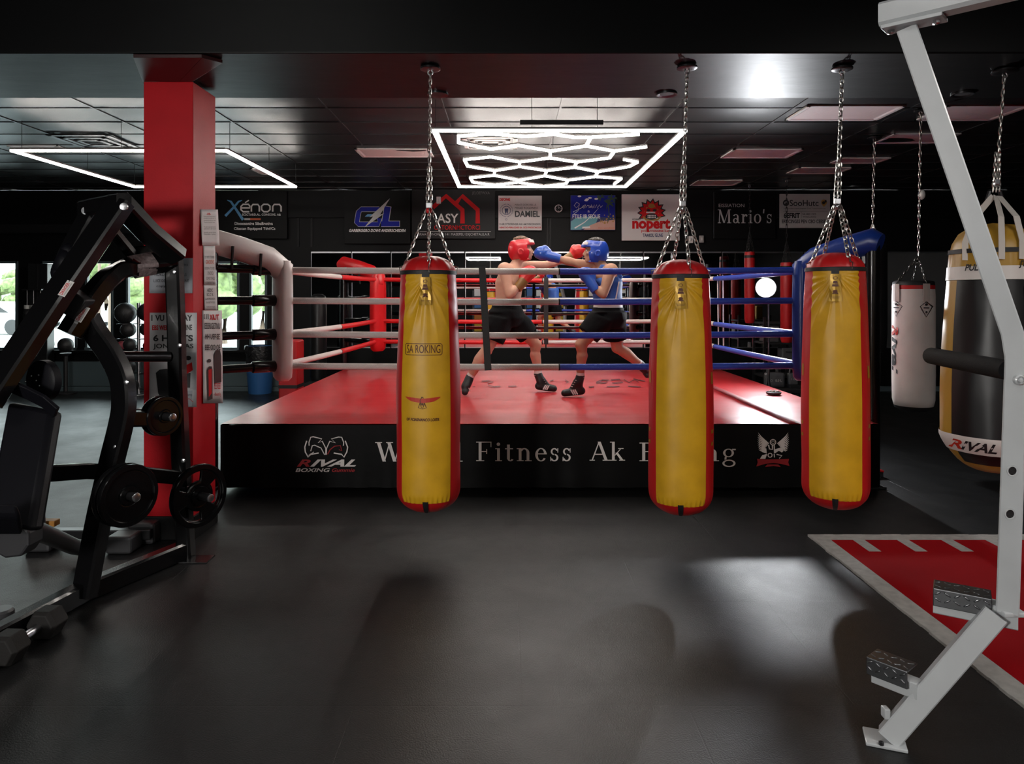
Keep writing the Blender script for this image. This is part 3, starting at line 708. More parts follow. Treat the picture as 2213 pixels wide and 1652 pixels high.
# ------------------------------------------------------------------ heavy bags
mat('bag_gold', (.62, .335, .010), .47, bump=.05, bscale=7, coat=.0, var=.12, vscale=7)
mat('bag_red', (.50, .010, .012), .42, bump=.06, bscale=9)
mat('bag_print_dark', (.09, .02, .006), .55)
mat('bag_print_red', (.50, .03, .012), .5)
mat('tag_gold', (.42, .24, .02), .35, metal=.3)
mat('bag_white', (.70, .66, .62), .48, bump=.1, bscale=20, var=.08, vscale=4)
mat('bag_black', (.006, .006, .0065), .38, bump=.1, bscale=6)
mat('webbing', (.55, .51, .47), .6)
mat('white_band', (.62, .58, .55), .45)
mat('dark_chain', (.10, .095, .09), .4, metal=.9)

def link(mb, c, t, side, L, r, wdt):
    pts = []
    for k in range(10):
        a = 2 * PI * k / 10; ca, sa = math.cos(a), math.sin(a)
        along = (L / 2 - wdt / 2) * (1 if sa > 0 else -1) * (1 if abs(sa) > .1 else 0) + sa * wdt / 2
        pts.append(c + t * along + side * ca * wdt / 2)
    mb.tube(pts, r, 5, up=t.cross(side), closed=True)
def chain(mb, a, b, L=.036, r=.0034, wdt=.019, tw=0):
    a, b = V(a), V(b); d = b - a; n = max(2, round(d.length / (L * .78))); t = d.normalized()
    s1 = t.cross(V((0, 1, 0)) if abs(t.y) < .9 else V((1, 0, 0))).normalized(); s2 = t.cross(s1)
    for k in range(n):
        c = a + d * ((k + .5) / n); link(mb, c, t, (s1 if (k + tw) % 2 else s2) * .9 + (s2 if (k + tw) % 2 else s1) * .35, d.length / n * 1.28, r, wdt)

def hook_plate(x, y, z, label, r=.058):
    t = thing('ceiling_hook', (x, y, z), label, 'ceiling hook', 'ceiling hooks for the bags')
    MB().lathe([(r * .5, 0), (r, -.008), (r * 1.02, -.018), (r * .8, -.024), (r * .3, -.022)], (x, y, z), seg=28).build('plate', MATS['dark_steel'], t, smooth=40)
    m = MB(); m.tube([V((x, y, z - .035)) + V((.014 * math.cos(a), 0, .016 * math.sin(a))) for a in [2 * PI * k / 12 for k in range(12)]], .004, 6, up=(0, 1, 0), closed=True)
    m.build('eye_ring', MATS['steel'], t, smooth=60)

def profile(v, Rm, Lb):
    """radius at fraction v (0 bottom .. 1 rim) of a tapering stuffed bag"""
    s = v * Lb; rb = .15
    body = Rm * (1.0 - .15 * max(0, (v - .42) / .58) ** 1.6 - .02 * (1 - v))
    if s < rb: body *= max(0.0, 1 - ((rb - s) / rb) ** 2.3) ** (1 / 2.3)
    return body

def heavy_bag(px, pyb, py_rim, d, label, zt, collar_py, ball, text=False, top_px=None, dome=.10, skew=0.0):
    cx = (px - VX) / F * d; zb = P(px, pyb, d).z; zr = P(px, py_rim, d).z; Lb = zr - zb; Rm = 69.5 / F * d
    t = thing('heavy_bag', (cx, d, zb), label, 'punching bag', 'red and gold heavy bags')
    th0 = -PI / 2 - math.atan((px - VX) / F) + skew
    def surf(th, v, off=0.0):
        R = profile(v, Rm, Lb); z = zb + v * Lb
        ang = (th - th0 + PI) % (2 * PI) - PI
        # creases gathered under the front tag
        dx = ang * R; dz = (v - 1.0) * Lb + .03; rr = math.hypot(dx, dz) + .001; ph = math.atan2(dx, -dz)
        am = .0075 * max(0, 1 - rr / (.46 - .12 * abs(ph))) * min(1, max(0, rr - .03) / .06)
        wv = math.sin(ph * 11 + 1.1 * math.sin(ph * 3 + cx) + 2 * rr); R += am * min(1, (abs(dx) + .004) / .03) * (.9 - 2.0 * (wv * wv + .02) ** .4 + .3 * math.sin(ph * 23 + rr * 5)) * (1 if abs(ang) < 1.5 else 0)
        sb = v * Lb
        if sb < .13: R += .004 * math.sin(th * 40) * max(0, (sb - .045) / .05) * max(0, 1 - sb / .13) * 1.6
        R += .004 * NZ.noise(V((math.cos(th) * 2, math.sin(th) * 2, z * 3 + cx)))
        return V((cx + (R + off) * math.cos(th), d + (R + off) * math.sin(th), z))
    W2 = math.asin(.735); vb = .086 / Lb
    def strip(a, b, v0, v1, off, nu, nv):
        m = MB(); m.grid(lambda u, v: surf(a + (b - a) * u, v0 + (v1 - v0) * v, off), nu, nv); return m
    strip(th0 - W2, th0 + W2, vb, .998, .002, 150, 190).build('front_panel', MATS['bag_gold'], t, smooth=180)
    strip(th0 + PI - W2, th0 + PI + W2, vb, .998, .002, 40, 40).build('rear_panel', MATS['bag_gold'], t, smooth=180)
    strip(th0 + W2, th0 + PI - W2, 0.055, .998, 0, 36, 60).build('side_panel', MATS['bag_red'], t, smooth=180)
    strip(th0 - PI + W2, th0 - W2, 0.055, .998, 0, 36, 60).build('side_panel', MATS['bag_red'], t, smooth=180)
    m = MB(); m.grid(lambda u, v: surf(2 * PI * u, vb * 1.02 * v * v, 0.001), 96, 14, True)
    m.build('base_panel', MATS['bag_red'], t, smooth=180)
    # domed cap with soft folds, black rim strap, tag
    Rr = profile(1, Rm, Lb)
    def cap_(u, v):
        th = 2 * PI * u; a = v * PI / 2; r = Rr * math.cos(a) ** .92 * 1.0 if v < 1 else 0
        f = .0035 * math.sin(th * 15 + math.sin(th * 4)) * math.sin(2 * a)
        return V((cx + (r + f) * math.cos(th), d + (r + f) * math.sin(th), zr + dome * math.sin(a)))
    m = MB(); m.grid(cap_, 90, 14, True); m.build('cap', MATS['bag_red'], t, smooth=180)
    m = MB(); m.lathe([(Rr + .001, -.012), (Rr + .006, -.011), (Rr + .006, .009), (Rr - .002, .012)], (cx, d, zr), seg=64, caps=False); m.build('rim_strap', MATS['strap_black'], t, smooth=50)
    R1 = Rr + .004
    def wrap(x, z, off=.001): # metres along the front, absolute height
        v = (z - zb) / Lb; th = th0 + x / profile(v, Rm, Lb); return surf(th, v, off + .004)
    k = d / F
    ctr = px - 6
    def W(x, y): return wrap((x - ctr - 1.5) * (d - Rm) / F * 1.02, P(x, y, d - Rm).z)
    tz = P(px, py_rim + 60, d).z
    y0 = py_rim + 3
    m = MB(); m.add([wrap(-.02, zr - .03), wrap(.02, zr - .03), wrap(.02, zr + .0), wrap(-.02, zr + .0)], [(0, 1, 2, 3)]); m.build('strap_loop', MATS['strap_black'], t, solid=.004)
    m = MB(); m.grid(lambda u, v: wrap((u - .5) * (.046 + .016 * v), zr - .03 - .155 * v, .013), 4, 6); tg_ = m.build('tag', MATS['tag_gold'], t, solid=.003)
    fm = Flat(lambda x, y: wrap(x * 1.35, zr - .03 - y * 1.15, .0175)); fm.poly([(-.009, .05), (.009, .05), (.012, .062), (-.012, .062)]); fm.poly([(-.006, .035), (.006, .035), (.009, .048), (-.009, .048)])
    fm.disc(0, .085, .008, .007); fm.poly([(-.012, .098), (-.005, .088), (.005, .088), (.012, .098)]); fm.ring(0, .02, .007, .002); fm.rect(-.016, .112, .016, .1135); fm.rect(-.014, .118, .014, .1195)
    fm.build('tag_print', MATS['bag_print_dark'], tg_)
    # bottom webbing tab
    m = MB(); m.grid(lambda u, v: surf(th0 + (u - .5) * .17, vb * 1.0 * (1 - v) + 0.008, .006), 4, 10); m.build('bottom_tab', MATS['strap_black'], t, solid=.003)
    if text:
        f1 = Flat(W); f1.text('SA ROKING', 880, 746, 953, 764)
        f3 = Flat(W); f3.text('OF FCIASNANCO LOITR', 880, 904.5, 951, 911, shear=.2, bold=.03); f3.build('printed_line', MATS['bag_print_dark'], t)
        f4 = Flat(W)
        def rr(x0_, y0_, x1_, y1_, r): return [(x0_ + r, y0_), (x1_ - r, y0_), (x1_, y0_ + r), (x1_, y1_ - r), (x1_ - r, y1_), (x0_ + r, y1_), (x0_, y1_ - r), (x0_, y0_ + r)]
        pts = rr(875.5, 743.5, 957, 768, 3); dense = []
        for a, b in zip(pts, pts[1:] + pts[:1]):
            for q in range(6): dense.append((a[0] + (b[0] - a[0]) * q / 6, a[1] + (b[1] - a[1]) * q / 6))
        f1.stroke(dense, 1.3, True)
        f4.stroke([(915, 858), (911, 866), (912, 876), (915.5, 885), (919, 876), (920, 866), (916, 858)], 1.4); f4.stroke([(912, 868), (907, 882), (913, 884)], 1.2); f4.stroke([(919, 868), (924, 882), (918, 884)], 1.2); f4.disc(915.5, 874, 2, 3)
        f1.build('printed_name', MATS['bag_print_dark'], t); f4.build('eagle_outline', MATS['bag_print_dark'], t)
        f2 = Flat(W)
        for sg in (-1, 1):
            X = lambda u: 915.5 + sg * u
            for a, b in zip([0, 8, 16, 24, 32], [8, 16, 24, 32, 38]):
                lo = lambda u: 872 - u * .16 - max(0, u - 26) * .5
                up = lambda u: 862 - u * .09
                f2.poly([(X(a), up(a)), (X(b), up(b)), (X(b), lo(b)), (X(a), lo(a))])
        f2.build('eagle_emblem', MATS['bag_print_red'], t)
    else:
        # small yellow labels on the red sides
        for sg in (-1, 1):
            ang = th0 + sg * 1.22
            for (vv, ha) in ((.58, .05), (.36, .016), (.31, .014)):
                m = MB(); m.grid(lambda u, v: surf(ang + (u - .5) * .16, vv + (v - .5) * ha, .002), 3, 4); m.build('side_label', MATS['tag_gold'], t)
    # chains: one from the hook, doubling, a collar, then four legs and a centre pair
    tx = cx if top_px is None else (top_px - VX) / F * d
    zc = P(px, collar_py, d).z; zd = P(px, collar_py - 85, d).z
    top = V((tx, d, zt - .045)); colr = V((cx + (tx - cx) * .3, d, zc)); mid = top + (colr - top) * ((top.z - zd) / (top.z - zc))
    ch = MB(); chain(ch, top, mid)
    for s_ in (-.012, .012): chain(ch, mid + V((s_ * .5, 0, 0)), colr + V((s_, 0, .01)), tw=1)
    ch.build('hanging_chain', MATS['chain_steel'], t, smooth=60)
    c_ = MB(); c_.box(colr + V((0, 0, .004)), (.034, .03, .034)); c_.build('collar', MATS['steel'], t, bevel=.004)
    MB().ell(colr - V((0, .004, .026)), .019, 14, 10).build('collar_ball', MATS[ball], t, smooth=180)
    for (dx, dy) in ((-1, 0), (1, 0), (.12, -1), (-.12, 1)):
        g = MB(); e = V((cx + dx * Rr * .86, d + dy * Rr * .86, zr + .045)); chain(g, colr + V((dx * .018, dy * .018, -.02)), e); e2 = V((cx + dx * (Rr + .004), d + dy * (Rr + .004), zr - .002)); g.tube([e, (e + e2) / 2 + V((dx * .02, dy * .02, .012)), e2], .0035, 6)
        g.build('chain_leg', MATS['chain_steel'], t, smooth=60)
    hook_plate(tx, d, zt, {855: ''}.get(0, '') or 'round ceiling hook plate holding the chain of the %s' % label.split(' heavy bag')[0] + ' bag')
    return t
heavy_bag(926, 1103, 590, 4.2, 'printed red and gold heavy bag with winged emblem, hanging before the ring', ZB, 446, 'bag_red', True, 930, skew=-.1)
heavy_bag(1471, 1110, 598, 4.18, 'plain red and gold heavy bag hanging between the honeycomb light and the ring flash', ZB, 442, 'steel', False, 1485)
heavy_bag(1805, 1098, 583, 4.2, 'plain red and gold heavy bag hanging beside the black ring post', ZB, 437, 'steel', False, 1820)
for o in [o for o in COL.objects if o.name.startswith('ceiling_hook') and o.parent is None]: pass
HK = [o for o in COL.objects if o.name.startswith('ceiling_hook') and o.type == 'EMPTY']
for o, l in zip(HK, ['ceiling hook plate above the printed red and gold bag', 'ceiling hook plate above the middle red and gold bag', 'ceiling hook plate above the red and gold bag by the ring post']): o['label'] = l

# white bag ---------------------------------------------------------------
d = 6.5; px = 1974; k = d / F; cx = (px - VX) * k
t = thing('heavy_bag', (cx, d, P(px, 884, d).z), 'white heavy bag with a black cap and red rim, hanging at the back right', 'punching bag', 'white bag')
zb, zr = P(px, 884, d).z, P(px, 612, d).z; R = 42 * k
pf = [(.001, 0), (R * .6, .002), (R * .9, .03), (R * .98, .09), (R, .3), (R * .99, zr - zb - .12)]
MB().lathe(pf + [(R * .97, zr - zb - .055)], (cx, d, zb), seg=64, caps=False).build('body', MATS['bag_white'], t, smooth=60)
MB().lathe([(R * .975, zr - zb - .056), (R * .975, zr - zb - .022)], (cx, d, zb), seg=64, caps=False).build('red_rim', MATS['bag_red'], t, smooth=60)
MB().lathe([(R * .972, zr - zb - .023), (R * .95, zr - zb + .01), (R * .8, zr - zb + .022), (.001, zr - zb + .024)], (cx, d, zb), seg=64, caps=False).build('cap', MATS['strap_black'], t, smooth=60)
MB().lathe([(.001, -.018), (R * .6, -.014), (R * .88, .012), (R * .91, .034)], (cx, d, zb), seg=48, caps=False).build('base', MATS['strap_black'], t, smooth=60)
def wb(x, y, off=.004):
    th = -PI / 2 - math.atan((px - VX) / F) + math.asin(max(-.98, min(.98, (x - px) / 42))); return V((cx + (R + off) * math.cos(th), d + (R + off) * math.sin(th), P(px, y, d).z))
for xx in (1943, 1997):
    m = MB(); m.grid(lambda u, v: wb(xx - 6 + 12 * u, 652 - 38 * v, .008), 3, 6); m.build('strap', MATS['webbing'], t, solid=.004)
    f = Flat(lambda a, b: wb(a, b, .008)); f.stroke([(xx, 652), (xx + 11, 662), (xx, 684), (xx - 11, 662)], 1.6, True); f.rect(xx - 5, 664, xx + 5, 666); f.disc(xx, 658, 2.5); f.disc(xx, 674, 2); f.build('diamond_print', MATS['strap_black'], t)
    m = MB(); chain(m, wb(xx, 612), V(((1984 - VX) * k, d, P(0, 556, d).z)), .05, .004, .024); m.build('chain_leg', MATS['dark_chain'], t, smooth=60)
for sg in (-1, 1):
    m = MB(); chain(m, V((cx + sg * R * .4, d + R * .85, zr)), V(((1984 - VX) * k, d, P(0, 556, d).z)), .05, .004, .024); m.build('chain_leg', MATS['dark_chain'], t, smooth=60)
vs, fs = text_shape('ival', shear=.2, bold=.03); f = Flat(lambda a, b: wb(a, b, .003))
f.add([wb(1934 + w * 11, 728 + u * 80, .004) for u, w in vs], fs); f.build('printed_name', MATS['strap_black'], t)
vs, fs = text_shape('R', shear=.2, bold=.04); f = Flat(lambda a, b: wb(a, b, .003)); f.add([wb(1934 + w * 12, 703 + u * 23, .004) for u, w in vs], fs); f.build('printed_initial', MATS['bag_print_red'], t)
ztop = P(1995, 236, d).z
m = MB(); chain(m, V(((1985 - VX) * k, d, P(0, 552, d).z)), V(((1990 - VX) * k, d, ZC - .05)), .06, .0042, .026); m.build('hanging_chain', MATS['chain_steel'], t, smooth=60)
MB().ell(((1992 - VX) * k, d, P(0, 421, d).z), (.03, .03, .045), 12, 10).build('spring_cover', MATS['white_plastic'], t, smooth=180)
hook_plate((1990 - VX) * k, d, ZC, 'ceiling hook plate above the white heavy bag')

# black and gold bag on the right -----------------------------------------
d = 4.25; px = 2146; k = d / F; cx = (px - VX) * k; zb, zr = P(px, 1019, d).z, P(px, 545, d).z; R = 99 * k; Lb = zr - zb
t = thing('heavy_bag', (cx, d, zb), 'large black heavy bag with gold sides behind the white frame', 'punching bag', 'black and gold bag')
def prof2(v): return R * (1 - .19 * max(0, (v - .35) / .65) ** 1.5) * (min(1, (v * Lb / .2)) ** .35 if v * Lb < .2 else 1)
def s2(th, v, off=0):
    r = prof2(max(v, .0005)) + off + .004 * NZ.noise(V((math.cos(th) * 3, math.sin(th) * 3, v * 4)))
    r += .0018 * math.sin(th * 34) * max(0, (v - .86) / .14)
    return V((cx + r * math.cos(th), d + r * math.sin(th), zb + v * Lb))
f0 = -PI / 2 - math.atan((px - VX) / F); hw = .84
def st2(a, b, v0, v1, off, mt, name, nu=60, nv=50, par=None):
    m = MB(); m.grid(lambda u, v: s2(a + (b - a) * u, v0 + (v1 - v0) * v, off), nu, nv); return m.build(name, MATS[mt], par or t, smooth=180)
mat('bag_gold_dull', (.36, .20, .022), .38, bump=.1, bscale=9)
st2(f0 - hw, f0 + hw, .05, .87, .002, 'bag_black', 'front_panel'); st2(f0 + PI - hw, f0 + PI + hw, .05, .87, .002, 'bag_black', 'rear_panel')
st2(f0 + hw, f0 + PI - hw, .05, .87, 0, 'bag_gold_dull', 'side_panel'); st2(f0 - PI + hw, f0 - hw, .05, .87, 0, 'bag_gold_dull', 'side_panel')
st2(0, 2 * PI, .0, .055, .001, 'bag_gold_dull', 'base_panel'); st2(0, 2 * PI, .93, 1.0, .001, 'bag_gold_dull', 'collar_panel', 120, 8)
st2(f0 - hw * .75, f0 + hw * .75, .05, .085, .004, 'bag_black', 'base_tab')
st2(0, 2 * PI, .872, .932, .006, 'white_band', 'printed_band', 96, 4); bnd = st2(0, 2 * PI, .10, .178, .006, 'white_band', 'printed_band', 96, 4)
m = MB(); m.lathe([(prof2(1), 0), (prof2(1) * .95, .05), (prof2(1) * .8, .11), (prof2(1) * .5, .155), (.001, .172)], (cx, d, zr), seg=60, caps=False); m.build('cap', MATS['bag_gold_dull'], t, smooth=180)
m = MB(); m.lathe([(prof2(1) + .009, -.012), (prof2(1) + .009, .014)], (cx, d, zr), seg=60, caps=False); m.build('rim_strap', MATS['strap_black'], t, smooth=50)
def w2(x, y, off=.009):
    v = (P(px, y, d - R * .85).z - zb) / Lb; r = prof2(v); th = -PI / 2 - math.atan((px - VX) / F) + math.asin(max(-.99, min(.99, (x - px) * k / r))); return s2(th, v, off)
for (w_, a_, b_, c_, e_, sh) in (('IVAL', 2091, 961, 2153, 984, .4), ('PULSA', 2098, 569, 2136, 584, .3), ('JTURU', 2188, 563, 2226, 580, .2)):
    f = Flat(w2); f.text(w_, a_, b_, c_, e_, shear=sh, bold=.03); f.build('printed_name', MATS['strap_black'], t)
f = Flat(w2); f.text('R', 2069, 961, 2093, 984, shear=.3, bold=.03); f.build('printed_initial', MATS['bag_print_red'], t)
f = Flat(lambda a, b: w2(a, b, .006)); f.poly([(2200, 612), (2235, 612), (2235, 665), (2205, 662), (2198, 650), (2197, 620)]); f.build('round_patch', MATS['bag_black'], t, solid=.003)
zt2 = P(px, 425, d).z
for (x0_, x1_) in ((2100, 2143), (2160, 2150), (2193, 2157)):
    m = MB(); a_ = V(((x1_ - VX) * k, d - .01, zt2)); b_ = w2(x0_, 560, .012); b2 = w2(x0_, 520, .014); m.path([a_, V((b2.x * .7 + a_.x * .3, b2.y * .75 + a_.y * .25, P(0, 475, d).z)), b2 if x0_ != 2160 else b2, b_], .035, .006, up=(0, 1, 0)); m.build('strap', MATS['webbing'], t)
m = MB()
for s_ in (-.03, .03): m.tube([V(((2150 - VX) * k + s_, d, zt2 + .03)), V(((2150 - VX) * k + s_ * 1.5, d, zt2 - .02))], .012, 8)
m.build('strap_shackle', MATS['dark_steel'], t)
MB().box(((2153 - VX) * k, d, P(0, 394, d).z), (.03, .028, .034)).build('collar', MATS['steel'], t, bevel=.004)
m = MB(); zc2 = P(0, 330, d).z
chain(m, V(((2153 - VX) * k, d, zt2 + .03)), V(((2158 - VX) * k, d, zc2))); chain(m, V(((2146 - VX) * k, d, zt2 + .03)), V(((2152 - VX) * k, d, zc2))); chain(m, V(((2160 - VX) * k, d, zt2 + .03)), V(((2160 - VX) * k, d, zc2 + .03)))
chain(m, V(((2158 - VX) * k, d, zc2)), V(((2170 - VX) * k, d, ZB - .045)), .05, .004, .024); m.build('hanging_chain', MATS['chain_steel'], t, smooth=60)
hook_plate((2172 - VX) * k, d, ZB, 'ceiling hook plate above the black and gold heavy bag', .07)

# black bag behind the ring post ------------------------------------------
d = 7.6; px = 1886; k = d / F; cx = (px - VX) * k; zr = P(0, 528, d).z; zb = zr - 1.15
t = thing('heavy_bag', (cx, d, zb), 'black heavy bag hidden behind the black ring post, only its chain showing', 'punching bag', 'black bag')
MB().lathe([(.001, 0), (.1, .005), (.13, .05), (.14, .2), (.14, 1.12), (.13, 1.15), (.001, 1.16)], (cx, d, zb), seg=40, caps=False).build('body', MATS['bag_black'], t, smooth=50)
m = MB(); c_ = V((cx, d, P(0, 485, d).z)); chain(m, c_, V(((1890 - VX) * k, d, ZC - .05)), .07, .005, .03); m.build('hanging_chain', MATS['chain_steel'], t, smooth=60)
for dx, dy in ((-1, 0), (1, 0), (0, 1), (0, -1)):
    m = MB(); chain(m, c_, V((cx + dx * .06, d + dy * .06, zr + .01)), .05, .004, .025); m.build('chain_leg', MATS['chain_steel'], t, smooth=60)
hook_plate((1890 - VX) * k, d, ZC, 'ceiling hook plate right of the third striped bag, far back', .07)
# ------------------------------------------------------------------ red turf lane on the floor, right
mat('turf_red', (.50, .003, .008), .95, spec=.1, bump=.9, bscale=900, var=.3, vscale=500)
mat('turf_white', (.64, .62, .59), .95, spec=.1, bump=.9, bscale=900, var=.12, vscale=25)
tx0, ty1 = 1.875, 4.49; tx1, ty0 = 5.6, .6; zt = .012
t = thing('turf_lane', (tx0, ty0, 0), 'red turf lane with white border and distance ticks, on the floor at right', 'turf')
MB().span((tx0 + .095, ty0, .0), (tx1, ty1 - .10, zt)).build('turf', MATS['turf_red'], t)
rnd = random.Random(3)
m = MB()
def rag(a, b, w0, ax, n=60):   # worn strip with a slightly ragged edge
    for i in range(n):
        u0, u1 = i / n, (i + 1) / n; r0 = rnd.uniform(-.004, .004)
        p0 = a + (b - a) * u0; p1 = a + (b - a) * u1
        m.span((p0.x + (r0 if ax else 0), p0.y + (0 if ax else r0), 0), ((p1.x if not ax else p1.x) + (w0 if ax else 0), (p1.y) - (0 if ax else w0), zt + .001))
rag(V((tx0, ty0, 0)), V((tx0, ty1 - .0, 0)), .10, True)
rag(V((tx0 + .1, ty1, 0)), V((tx1, ty1, 0)), .10, False)
m.build('border', MATS['turf_white'], t)
for k in range(9):
    x = 2.11 + .27 * k; MB().span((x, ty1 - .30, 0), (x + .07, ty1 - .095, zt + .0015)).build('tick_mark', MATS['turf_white'], t)

# ------------------------------------------------------------------ white dip and pull-up frame
mat('frame_white', (.47, .492, .505), .36, bump=.05, bscale=12, coat=.1, var=.05, vscale=8)
mat('diamond_plate', (.20, .205, .215), .36, metal=1.0)
mat('grip_foam', (.006, .006, .0065), .8, spec=.15, bump=.2, bscale=300)
base = G(1912, 1603); base.z = 0
t = thing('dip_frame', base, 'white welded pull-up and dip frame with diamond plate steps, at the right edge', 'gym frame')
el = P(2143, 1335, 2.33); D0 = (el - base).normalized(); fw = V((.45, .89, 0)).normalized()
mat_w = MATS['frame_white']
upv = V((.56, .83, 0))
MB().path([base + D0 * .02, el + D0 * .02], .07, .064, up=upv, ch=.06).build('lower_leg', mat_w, t)
pl = MB(); R0 = M4.Rotation(-.35, 3, 'Z'); pl.box(base + V((.0, 0, .006)), (.125, .10, .011), R0); pl.build('base_plate', mat_w, t, bevel=.003)
bl = MB()
for dx, dy in ((-.03, -.035), (.045, .02)): bl.lathe([(.009, .011), (.009, .02), (.004, .022)], base + V((dx, dy, 0)), seg=8)
bl.build('anchor_bolt', MATS['dark_steel'], t)
s0 = P(2017, 1290, 2.45); s1 = P(2199, 1326, 2.325)
MB().path([s0 - V((0, 0, .012)), s1 - V((0, 0, .012))], .066, .066, ch=.06).build('step_beam', mat_w, t)
k0 = P(2177, 1318, 2.325); k1 = P(2197, 748, 2.31); k2 = P(1961, 66, 2.43)
MB().path([k0, k0 + (k1 - k0) * .5, k1 - (k1 - k0).normalized() * .04, k1 + (k2 - k1).normalized() * .04, k2], .062, .075, up=upv, ch=.06).build('upright', mat_w, t)
MB().span(k0 + V((-.036, -.04, -.01)), k0 + V((.036, .04, .006))).build('weld_collar', mat_w, t, bevel=.004)
b0 = P(1905, 44, 2.46); b1 = b0 + V((.735, -.678, .0)) * 1.1
b0 = b0 + V((0, 0, .012))
MB().path([b0, b1 + V((0, 0, .012))], .078, .082).build('top_beam', mat_w, t)
e1 = b0 + (b1 - b0).normalized() * .19 - V((0, 0, .048))
MB().bar(b0 + (b1 - b0).normalized() * .008 - V((0, 0, .048)), e1, .085, .012).build('top_flange', mat_w, t, bevel=.002)
for u in (.03, .165): MB().lathe([(.012, 0), (.012, -.01), (.006, -.013)], b0 + (b1 - b0).normalized() * u - V((0, 0, .054)), seg=6).build('flange_bolt', MATS['steel'], t)
ha = P(2182, 801, 2.31); hb = P(2010, 768, 2.9); hb.z = ha.z
m = MB(); m.tube([hb - (hb - ha).normalized() * .004, hb - (hb - ha).normalized() * .012, ha], [.026, .033, .033], 24); m.build('dip_handle', MATS['grip_foam'], t, smooth=50)
def facebolt(px, py, d, r, mt, name):
    c = P(px, py, d); MB().lathe([(r, 0), (r, .012), (r * .75, .016), (r * .7, .011), (r * .45, .012), (r * .4, .018), (.001, .019)], c, (0, -1, 0), 28).build(name, mt, t, smooth=30)
facebolt(2199, 821, 2.31 - .034, .0165, mat_w, 'pivot_cap')
for (px, py, d_) in ((2187, 1018, 2.28), (2182, 1111, 2.284)):
    c = P(px, py, d_); m = MB().lathe([(.0135, .0), (.0135, .003), (.0175, .003), (.0175, 0)], c, (0, -1, 0), 24); o = m.build('pin_hole', mat_w, t, smooth=30)
    MB().lathe([(.001, .001), (.0135, .001)], c, (0, -1, 0), 20, caps=False).build('hole_shade', MATS['strap_black'], o)  # black disc stands in for the shade inside the uncut hole
def tread(a, b, w_):
    """bent checker plate wrapped over a beam"""
    m = MB(); d = (b - a).normalized(); n = V((-d.y, d.x, 0)).normalized(); n = n if n.y < 0 else -n
    m.sweep([(.045, -.020), (.045, .040), (-.045, .040), (-.045, .034), (.039, .034), (.039, -.020)], [a, b], (0, 0, 1), True)
    o = m.build('step_tread', MATS['diamond_plate'], t, bevel=.003)
    g = MB(); L = (b - a).length; N = int(L / .024)
    for k in range(N):
        for r_ in range(2):
            c = a + d * ((k + .5) / N * L)
            tl = .6 if (k + r_) % 2 else -.6
            u = (d * math.cos(tl) + V((0, 0, 1)) * math.sin(tl))
            c1 = c + n * .0465 + V((0, 0, .004 + .022 * r_)); g.ell(c1, (.0115, .0022, .0032), 8, 6, M4((u, n, u.cross(n))).transposed() if False else u.to_track_quat('X', 'Z').to_matrix())
            u2 = (d * math.cos(tl) + n * math.sin(tl)); c2 = c + n * (-.02 + .04 * r_) + V((0, 0, .041)); g.ell(c2, (.0115, .0032, .0022), 8, 6, u2.to_track_quat('X', 'Z').to_matrix())
    g.build('raised_tread', MATS['diamond_plate'], o, smooth=180)
sd = (s1 - s0).normalized(); tread(s0 + V((0, 0, .005)), s0 + sd * .165 + V((0, 0, .005)), .07)
q1 = base + (el - base) * .42; q1 = q1 + V((-.03, .0, .02)); q0 = P(1884, 1437, 2.50); q0.z = q1.z + .0
MB().path([q0 + (q1 - q0) * .06 - V((0, 0, .018)), q1 - V((0, 0, .018))], .05, .055, ch=.06).build('step_beam', mat_w, t); tread(q0 + V((0, 0, .008)), q0 + (q1 - q0) * .86 + V((0, 0, .008)), .06)
MB().box(base + D0 * .085 + V((-.045, .01, .03)), (.02, .03, .035)).build('gusset', mat_w, t, bevel=.004)

# ------------------------------------------------------------------ black plate-loaded press machine, left
mat('sticker_white', (.62, .6, .58), .5)
mat('sticker_red', (.5, .04, .04), .5)
mat('pad_vinyl', (.0045, .0045, .0065), .5, spec=.16, bump=.06, bscale=120)
mat('grey_tube', (.075, .075, .08), .4, metal=.4)
mat('shroud_grey', (.022, .022, .025), .5)
mat('sleeve', (.24, .19, .19), .4, var=.5, vscale=60)
mat('orange_plastic', (.35, .15, .02), .5)
fa = G(402, 1207); fa.z = 0
t = thing('press_machine', fa, 'black steel plate-loaded press machine standing in front of the red pillar', 'exercise machine')
gb = MATS['gloss_black']
def smooth_path(pts, n=5):          # rounds a bent tube
    o = []
    for i in range(len(pts) - 1):
        a, b, c, d_ = pts[max(0, i - 1)], pts[i], pts[i + 1], pts[min(len(pts) - 1, i + 2)]
        for k in range(n):
            u = k / n; o.append(.5 * (2 * b + (c - a) * u + (2 * a - 5 * b + 4 * c - d_) * u * u + (3 * b - a - 3 * c + d_) * u ** 3))
    return o + [pts[-1]]
def mem(name, pts, w, h=None, up=(1, 0, 0), mt=None, par=None):
    q_ = [P(*p) for p in pts]
    if len(q_) > 5: q_ = smooth_path(q_)
    return MB().path(q_, w, h if h else w, up=up).build(name, mt or gb, par or t, smooth=35)
mem('rear_post', [(403, 1204, 4.12), (391, 1000, 4.12), (383, 800, 4.12), (381, 700, 4.12), (376, 562, 4.12)], .082, .085, (0, 1, 0))
r0 = G(403, 1206) + V((0, 0, .05)); r1 = G(178, 1302) + V((0, 0, .05)); r2 = G(-60, 1432) + V((0, 0, .05))
MB().path([r0, r1, r2], .075, .10).build('base_rail', gb, t)
MB().box(G(418, 1211) + V((.02, 0, .004)), (.16, .12, .008)).build('foot_plate', gb, t, bevel=.002)
